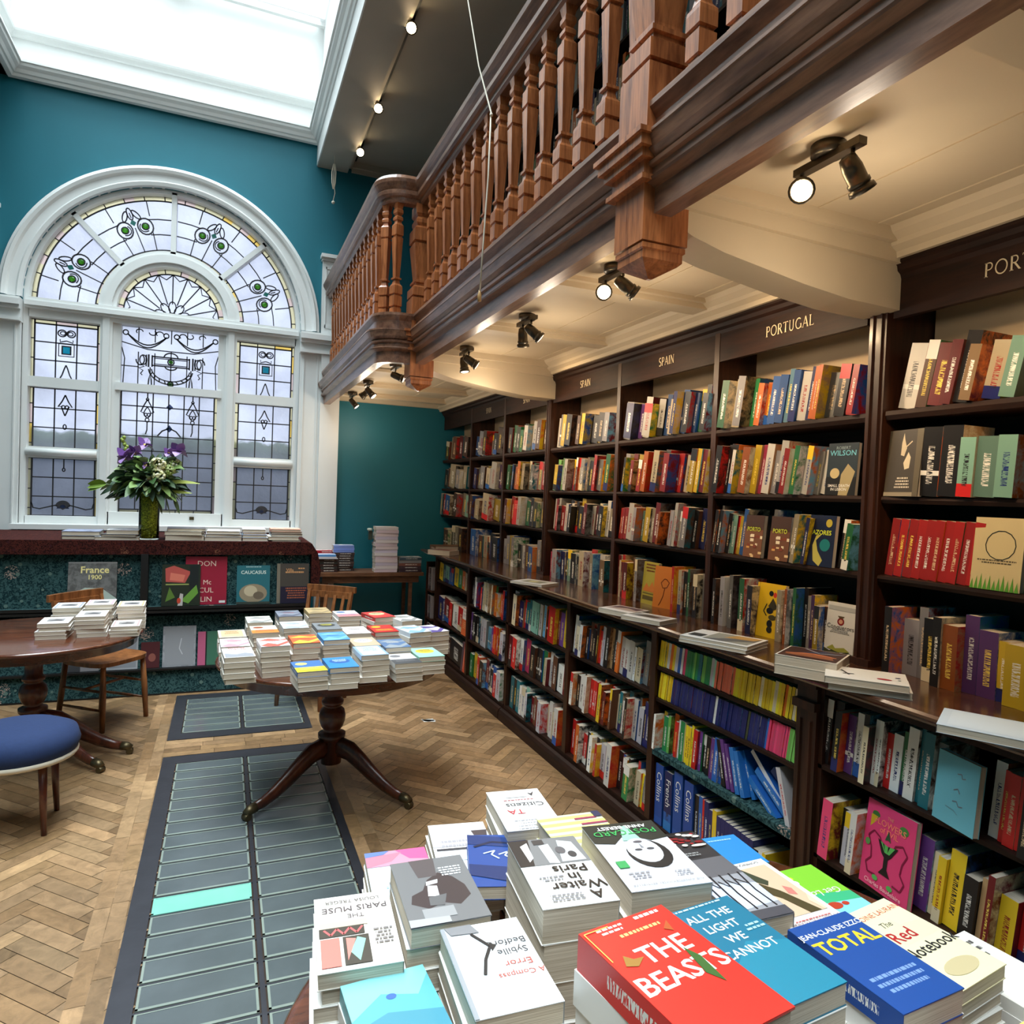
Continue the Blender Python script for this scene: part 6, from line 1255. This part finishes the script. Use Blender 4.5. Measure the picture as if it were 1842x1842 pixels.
fg('weber', 'white paperback with a grey photo band lying under a blue one', .452, 1.516, .885, -9, True, (232,232,234), [('r',.0,.18,1,.52,(190,186,190)), ('p',[(.0,.2),(.28,.2),(.2,.5),(.06,.5)],(70,60,64)), ('lines',.3,.3,.9,.48,2,(160,156,162)), ('r',.1,.56,.95,.6,(60,60,66)), ('r',.3,.66,.9,.82,(214,226,236))], under='the white one with a grey photo band')
fg('blue', 'deep blue paperback with pale handwriting between white and photo covers', .505, 1.395, .912, -17, True, (34,70,140), [('p',[(0,.1),(1,.0),(1,.2),(0,.3)],(24,50,104)), ('l',[(.2,.2),(.6,.16),(.9,.26)],.06,(20,30,60)), ('t','Elle',.5,.5,.28,(206,220,236),{'sh':.3}), ('t','et Lui',.5,.36,.2,(206,220,236),{'sh':.3}), ('p',[(0,.7),(1,.6),(1,.8),(0,1)],(24,46,96))][0:2]+[('l',[(.25,.52),(.4,.44),(.34,.36),(.5,.42)],.03,(206,220,236)), ('l',[(.5,.5),(.62,.42),(.56,.34),(.75,.4)],.03,(206,220,236)), ('p',[(0,.7),(1,.6),(1,.8),(0,1)],(24,46,96))], under='the deep blue one', w=.125, n=1, t=.026)
fg('pink', 'pale blue paperback with a pink and mauve sky on the left of the nearest table', .296, 1.455, .875, -5, True, (206,222,234), [('r',.0,.0,1,.3,(196,140,160)), ('p',[(0,0),(.5,0),(.3,.2),(0,.24)],(222,90,140)), ('p',[(.4,.05),(1,.1),(1,.3),(.6,.22)],(196,120,140)), ('p',[(.6,0),(1,0),(1,.1),(.7,.07)],(96,120,180)), ('lines',.2,.6,.8,.9,4,(160,190,214))], under='the pale blue and pink one')
fg('favor', 'grey paperback with a large black hat figure lying upside down', .301, 1.243, .96, -3, True, (118,118,120), [('r',0,0,1,1,(112,112,114)), ('p',[(.25,.35),(.42,.25),(.6,.35),(.7,.5),(.86,.56),(.9,.68),(.7,.78),(.5,.72),(.3,.78),(.12,.66),(.14,.5)],(62,52,54)), ('p',[(.4,.0),(.75,.0),(.7,.3),(.45,.3)],(84,76,78)), ('p',[(.5,.46),(.62,.44),(.66,.6),(.52,.62)],(232,232,232)), ('p',[(.46,.36),(.62,.38),(.64,.44),(.48,.42)],(214,214,214)), ('p',[(.42,.6),(.66,.62),(.68,.74),(.5,.76)],(96,96,98)), ('r',.4,.78,.8,.92,(150,150,152)), ('lines',.08,.14,.42,.3,4,(226,226,226)), ('p',[(.5,.92),(1,.9),(1,1),(.5,1)],(170,170,172))], under='the grey hat figure one', w=.134, t=.034)
fg('compass', 'white paperback titled A Compass Error lying upside down in front of the grey one', .335, 1.035, .955, -3, True, (222,226,230), [('t','Sybille',.26,.36,.15,(70,70,74)), ('t','Bedford',.28,.25,.15,(70,70,74)), ('t','A Compass',.28,.62,.12,(190,90,80)), ('t','Error',.26,.50,.15,(190,90,80)), ('l',[(.66,.12),(.5,.3),(.62,.44),(.7,.6)],.04,(40,40,42)), ('p',[(.5,.26),(.42,.30),(.5,.36)],(40,40,42)), ('p',[(.62,.0),(.95,.0),(.9,.1),(.55,.12)],(130,130,134)), ('r',.95,0,1,1,(150,154,160))], under='the white compass one', t=.034)
fg('paris', 'cream paperback with The Paris Muse lettering and a balcony picture', .165, 1.235, .925, -5, True, (226,220,212), [('t','LOUISA TREGER',.5,.07,.10,(90,84,84)), ('t','PARIS MUSE',.48,.17,.165,(80,70,74)), ('t','THE',.48,.29,.12,(90,80,84)), ('r',.35,.38,.95,.46,(196,180,160)), ('r',.4,.46,.96,.58,(60,56,50)), ('l',[(.42,.48),(.5,.56),(.58,.48),(.66,.56),(.74,.48),(.82,.56),(.9,.48)],.03,(200,96,96)), ('r',.72,.6,.95,.95,(222,120,110)), ('r',.36,.6,.68,.95,(64,60,54)), ('p',[(.4,.66),(.5,.62),(.6,.8),(.5,.92)],(140,200,180)), ('p',[(.52,.64),(.64,.62),(.64,.9)],(224,130,120)), ('lines',.05,.5,.3,.72,5,(130,124,124))], under='the cream balcony one', t=.026)
fg('teal', 'turquoise paperback with white clouds at the bottom left of the nearest table', .18, 1.03, .905, 3, False, (96,170,180), [('r',0,0,1,1,(90,166,178)), ('p',[(0,.6),(.4,.8),(.8,.7),(1,.9),(1,1),(0,1)],(130,196,200)), ('p',[(0,.2),(.5,.4),(1,.3),(1,.5),(.4,.6),(0,.5)],(70,140,160)), ('e',.5,.75,.06,.03,(60,100,170))], under='the turquoise one')
fg('yellow', 'pale yellow striped paperback with mauve dashes beyond the photo covered one', .645, 1.345, .95, -4, True, (222,220,160), [('r',0,0,1,1,(206,204,176))]+[('r',0,.04+i*.12,1,.10+i*.12,(226,222,120)) for i in range(8)]+[('r',.0 if i % 2 else .1,.10+i*.12,.45-.04*(i % 3),.135+i*.12,(150,60,90)) for i in range(7)]+[('r',.0,.0,.12,.12,(50,52,80))], under='the yellow striped one', w=.146, h=.21, t=.036)
fg('waiter', 'white paperback titled A Waiter in Paris with an upper crowd photo', .507, 1.178, 1.0, -7, True, (234,234,232), [('r',0,0,1,.42,(120,120,122)), ('p',[(.7,.0),(1,.0),(1,.42),(.8,.42)],(40,38,40)), ('p',[(.74,.05),(.86,.1),(.84,.36),(.76,.3)],(206,204,204)), ('p',[(.1,.1),(.3,.05),(.4,.4),(.05,.4)],(190,190,192)), ('p',[(.45,.1),(.6,.12),(.58,.4),(.44,.42)],(226,226,228)), ('r',.5,.02,.66,.1,(60,58,60)), ('e',.33,.22,.07,.06,(90,88,92)), ('e',.2,.3,.06,.05,(60,60,64)), ('t','Paris',.36,.46,.25,blk,{'bold':.012}), ('t','in',.36,.58,.25,blk,{'bold':.012}), ('t','Waiter',.38,.70,.25,blk,{'bold':.012}), ('t','A',.22,.84,.25,blk,{'bold':.012}), ('lines',.5,.56,.85,.64,2,(130,130,136)), ('lines',.4,.82,.85,.92,3,(120,120,126))], under='the waiter in Paris one', w=.132, h=.215, t=.058)
fg('postcard', 'thick paperback with a black and white face and green POSTCARD letters', .672, 1.192, .998, -7, True, (216,216,224), [('r',0,0,1,.24,(38,42,38)), ('p',[(0,.24),(.45,.24),(.25,.33),(0,.30)],(38,42,38)), ('p',[(.6,.24),(1,.24),(1,.3),(.75,.34)],(38,42,38)), ('p',[(.42,.06),(.5,.06),(.62,.30),(.36,.32)],(150,190,172)), ('e',.42,.52,.27,.22,(34,34,36)), ('e',.45,.47,.215,.19,(196,196,202)), ('e',.52,.46,.05,.018,(70,70,76)), ('e',.36,.46,.05,.018,(70,70,76)), ('p',[(.43,.44),(.47,.44),(.455,.36)],(130,130,136)), ('e',.45,.34,.06,.018,(90,84,90)), ('t','POSTCARD',.5,.13,.17,(60,170,90)), ('t','ANNE BEREST',.5,.06,.11,wht,{'bold':.02}), ('r',.80,.60,.93,.70,(56,150,86)), ('lines',.1,.78,.35,.86,3,(150,150,156)), ('lines',.6,.74,.9,.84,3,(150,150,156)), ('t','THE INTERNATIONAL BESTSELLER',.5,.93,.058,(110,110,116))], under='the thick black and white face one', w=.152, h=.23, t=.052)
fg('beasts', 'bright red book with white letters THE BEASTS at the bottom of the photo', .47, .83, 1.045, 8, False, (204,40,34), [('r',.0,.0,1,1,(206,42,34)), ('t','THE',.56,.60,.30,wht,{'bold':.015}), ('t','BEASTS',.5,.40,.30,wht,{'bold':.015}), ('lines',.3,.80,.8,.85,1,(236,190,120)), ('lines',.15,.88,.45,.95,2,wht), ('lines',.6,.90,.9,.95,1,wht), ('p',[(.66,.40),(.72,.62),(.78,.52),(.74,.30)],(50,90,40)), ('p',[(.10,.64),(.16,.72),(.22,.67),(.32,.66),(.2,.61)],(150,110,50)), ('p',[(.75,.8),(.86,.86),(.82,.76)],(170,80,40)), ('l',[(.03,.97),(.03,.7)],.012,(236,180,90)), ('l',[(.03,.97),(.3,.97)],.012,(236,180,90))], under='the bright red one', w=.153, h=.234, t=.05, hard=True)
fg('light', 'blue green paperback reading ALL THE LIGHT WE CANNOT beside the red one', .658, .925, .972, 5, False, (28,106,134), [('r',0,0,1,1,(30,108,136)), ('p',[(0,.0),(1,.0),(1,.45),(.6,.55),(.3,.4),(0,.5)],(36,124,150)), ('t','ALL THE',.56,.83,.15,wht,{'bold':.01}), ('t','LIGHT',.56,.70,.15,wht,{'bold':.01}), ('t','WE',.56,.57,.15,wht,{'bold':.01}), ('t','CANNOT',.56,.44,.15,wht,{'bold':.01}), ('lines',.1,.94,.9,.97,1,(190,214,224)), ('lines',.74,.58,.98,.66,2,(160,200,210))], under='the blue green one', w=.165, h=.234, t=.034)
fg('stones', 'dark paperback strewn with red and white pebbles right of the face cover', .845, 1.243, .925, -4, True, (56,54,56), [('r',0,0,1,1,(52,50,52)), ('r',0,.0,1,.05,(24,22,24))]+[('e',.08+.84*((i*37) % 17)/17, .08+.34*((i*53) % 13)/13, .035+.02*(i % 3), .02+.012*(i % 2), [(150,40,44),(206,196,186),(30,28,30),(120,30,34)][i % 4]) for i in range(34)]+[('e',.2,.44,.14,.03,(222,216,206)), ('lines',.3,.56,.8,.66,2,(150,150,150))], under='the pebble covered one', h=.15)
fg('bright', 'plain bright blue paperback corner showing beyond the pebble cover', .968, 1.215, .915, -4, True, (44,128,196), [('lines',.1,.04,.9,.12,1,(150,200,230)), ('r',.0,.0,.001,.001,wht)], under='the plain bright blue one', w=.10, h=.12)
fg('trees', 'grey paperback with bare black trees and a snowy street', .828, 1.09, .95, -2, True, (150,150,156), [('r',0,0,1,1,(148,148,154)), ('r',0,.0,1,.32,(96,94,98)), ('p',[(0,.5),(1,.4),(1,.85),(0,.8)],(190,200,226)), ('p',[(.2,.55),(.5,.5),(.6,.8),(.3,.8)],(214,222,236))]+[('l',[(.1+.2*i,.3),(.16+.19*i,.6),(.12+.2*i,.86)],.035,(34,32,36)) for i in range(5)]+[('l',[(.15+.2*i,.5),(.3+.18*i,.4)],.02,(40,38,42)) for i in range(4)]+[('r',0,.88,1,1,(74,72,78))], under='the bare trees one', t=.036, w=.105)
fg('sunday', 'white bordered paperback with a cropped face and black lace picture', .915, 1.088, .925, 1, True, (234,230,228), [('r',.09,.10,.91,.84,(206,178,150)), ('p',[(.91,.12),(.6,.1),(.4,.34),(.5,.4),(.8,.2)],(60,66,50)), ('p',[(.6,.34),(.42,.5),(.2,.84),(.42,.84),(.55,.6),(.75,.45)],(74,64,40)), ('p',[(.2,.5),(.3,.44),(.36,.56),(.24,.6)],(196,120,110)), ('p',[(.09,.6),(.2,.7),(.14,.84),(.09,.84)],(224,196,170)), ('t','DOMINIQUE BARB',.5,.03,.085,(110,110,116)), ('lines',.15,.875,.85,.90,1,(190,100,100)), ('t','A SUNDAY IN VILLE-D\'AVRAY',.5,.92,.068,(120,90,96))], under='the white bordered lace one', w=.122, h=.212, t=.03)
fg('green', 'lime green children like cover with a swan lying at the right of the table', 1.045, 1.095, .885, 0, True, (120,186,50), [('r',0,0,1,.55,(124,190,52)), ('p',[(0,.52),(1,.42),(1,.62),(0,.66)],(60,170,120)), ('p',[(0,.66),(1,.6),(1,1),(0,1)],(130,196,224)), ('e',.7,.24,.10,.05,(240,240,236)), ('e',.65,.16,.05,.03,(200,206,60)), ('t','Get Lost',.45,.42,.19,wht,{'sh':.2}), ('e',.55,.68,.13,.055,(176,60,40)), ('e',.35,.68,.06,.03,(176,60,40)), ('e',.3,.86,.1,.03,(206,190,160))], under='the lime green one', w=.135, h=.195)
fg('izzo', 'royal blue paperback with white capitals over big yellow letters at the bottom', .885, .862, .945, 3, False, (30,70,140), [('r',0,0,1,1,(30,72,142)), ('t','JEAN-CLAUDE IZZO',.5,.84,.115,wht,{'bold':.01}), ('t','TOTAL',.5,.64,.30,(240,190,50),{'bold':.02}), ('lines',.1,.1,.9,.3,3,(120,150,200))], under='the royal blue one', w=.138, h=.205, t=.04)
fg('red', 'cream yellow paperback titled The Red Notebook at the bottom right', 1.045, .905, .905, 8, False, (232,220,178), [('r',0,0,1,1,(232,222,180)), ('p',[(.3,.66),(.5,.7),(.6,.80),(.62,.70),(1,.66),(1,.5),(.3,.5)],(216,206,176)), ('t','ANTOINE LAURAIN',.5,.86,.115,(190,60,50)), ('t','The',.44,.72,.13,(60,60,60),{'sh':.2}), ('t','Red',.42,.54,.27,(170,40,44),{'bold':.01}), ('t','Notebook',.55,.36,.23,(40,40,44),{'bold':.01}), ('e',.5,.16,.3,.08,(196,180,140))], under='the cream Red Notebook one', w=.145, h=.21)
# plain piles that fill the rest of the table
for i, (x, y, z, c) in enumerate([(.335,.80,.86,(196,176,150)), (.62,.66,.84,(70,96,120)), (.80,.70,.88,(206,200,190)), (.97,.63,.87,(150,60,54)), (1.15,.66,.86,(222,206,120)), (1.22,.86,.84,(226,222,214))]):
    nm = ['sand','slate','pale','brick','straw','plain white','putty','ivory'][i]
    fg('f%d' % i, f"{nm} covered paperback on a lower pile at the edge of the nearest table", x, y, z, 6, False, c, [('lines',.15,.6,.85,.85,3,(90,86,84))], under=f"the {nm} one on the nearest table")
# page edges of paperbacks boxed on the floor of the near low shelf
R3 = random.Random(2)
y = 1.76
for i in range(16):
    t = R3.uniform(.035,.055); y -= t+.002
    if y < .95: break
    one_book('book', f"cream edged book shelved page side out on the bottom shelf, {nth(i)} from the pilaster", Matrix.Translation((XLW+.155, y, .106)) @ Matrix.Rotation(PI/2, 4, 'Z') @ Matrix.Translation((0,0,0)), t, R3.uniform(.19,.22), .13, (216,206,192), front=(216,206,192), seed=i, group='page side out books on the bottom near shelf')
g = G(); g.quad([(1.36,4.84,.002),(1.46,4.80,.002),(1.45,4.76,.002),(1.38,4.79,.002)]); g.box(1.37,4.78,.0,1.45,4.83,.002); tag(g.obj('paper_scrap', M_white, None, False), 'small white paper scrap lying on the parquet near the low shelves', 'paper')
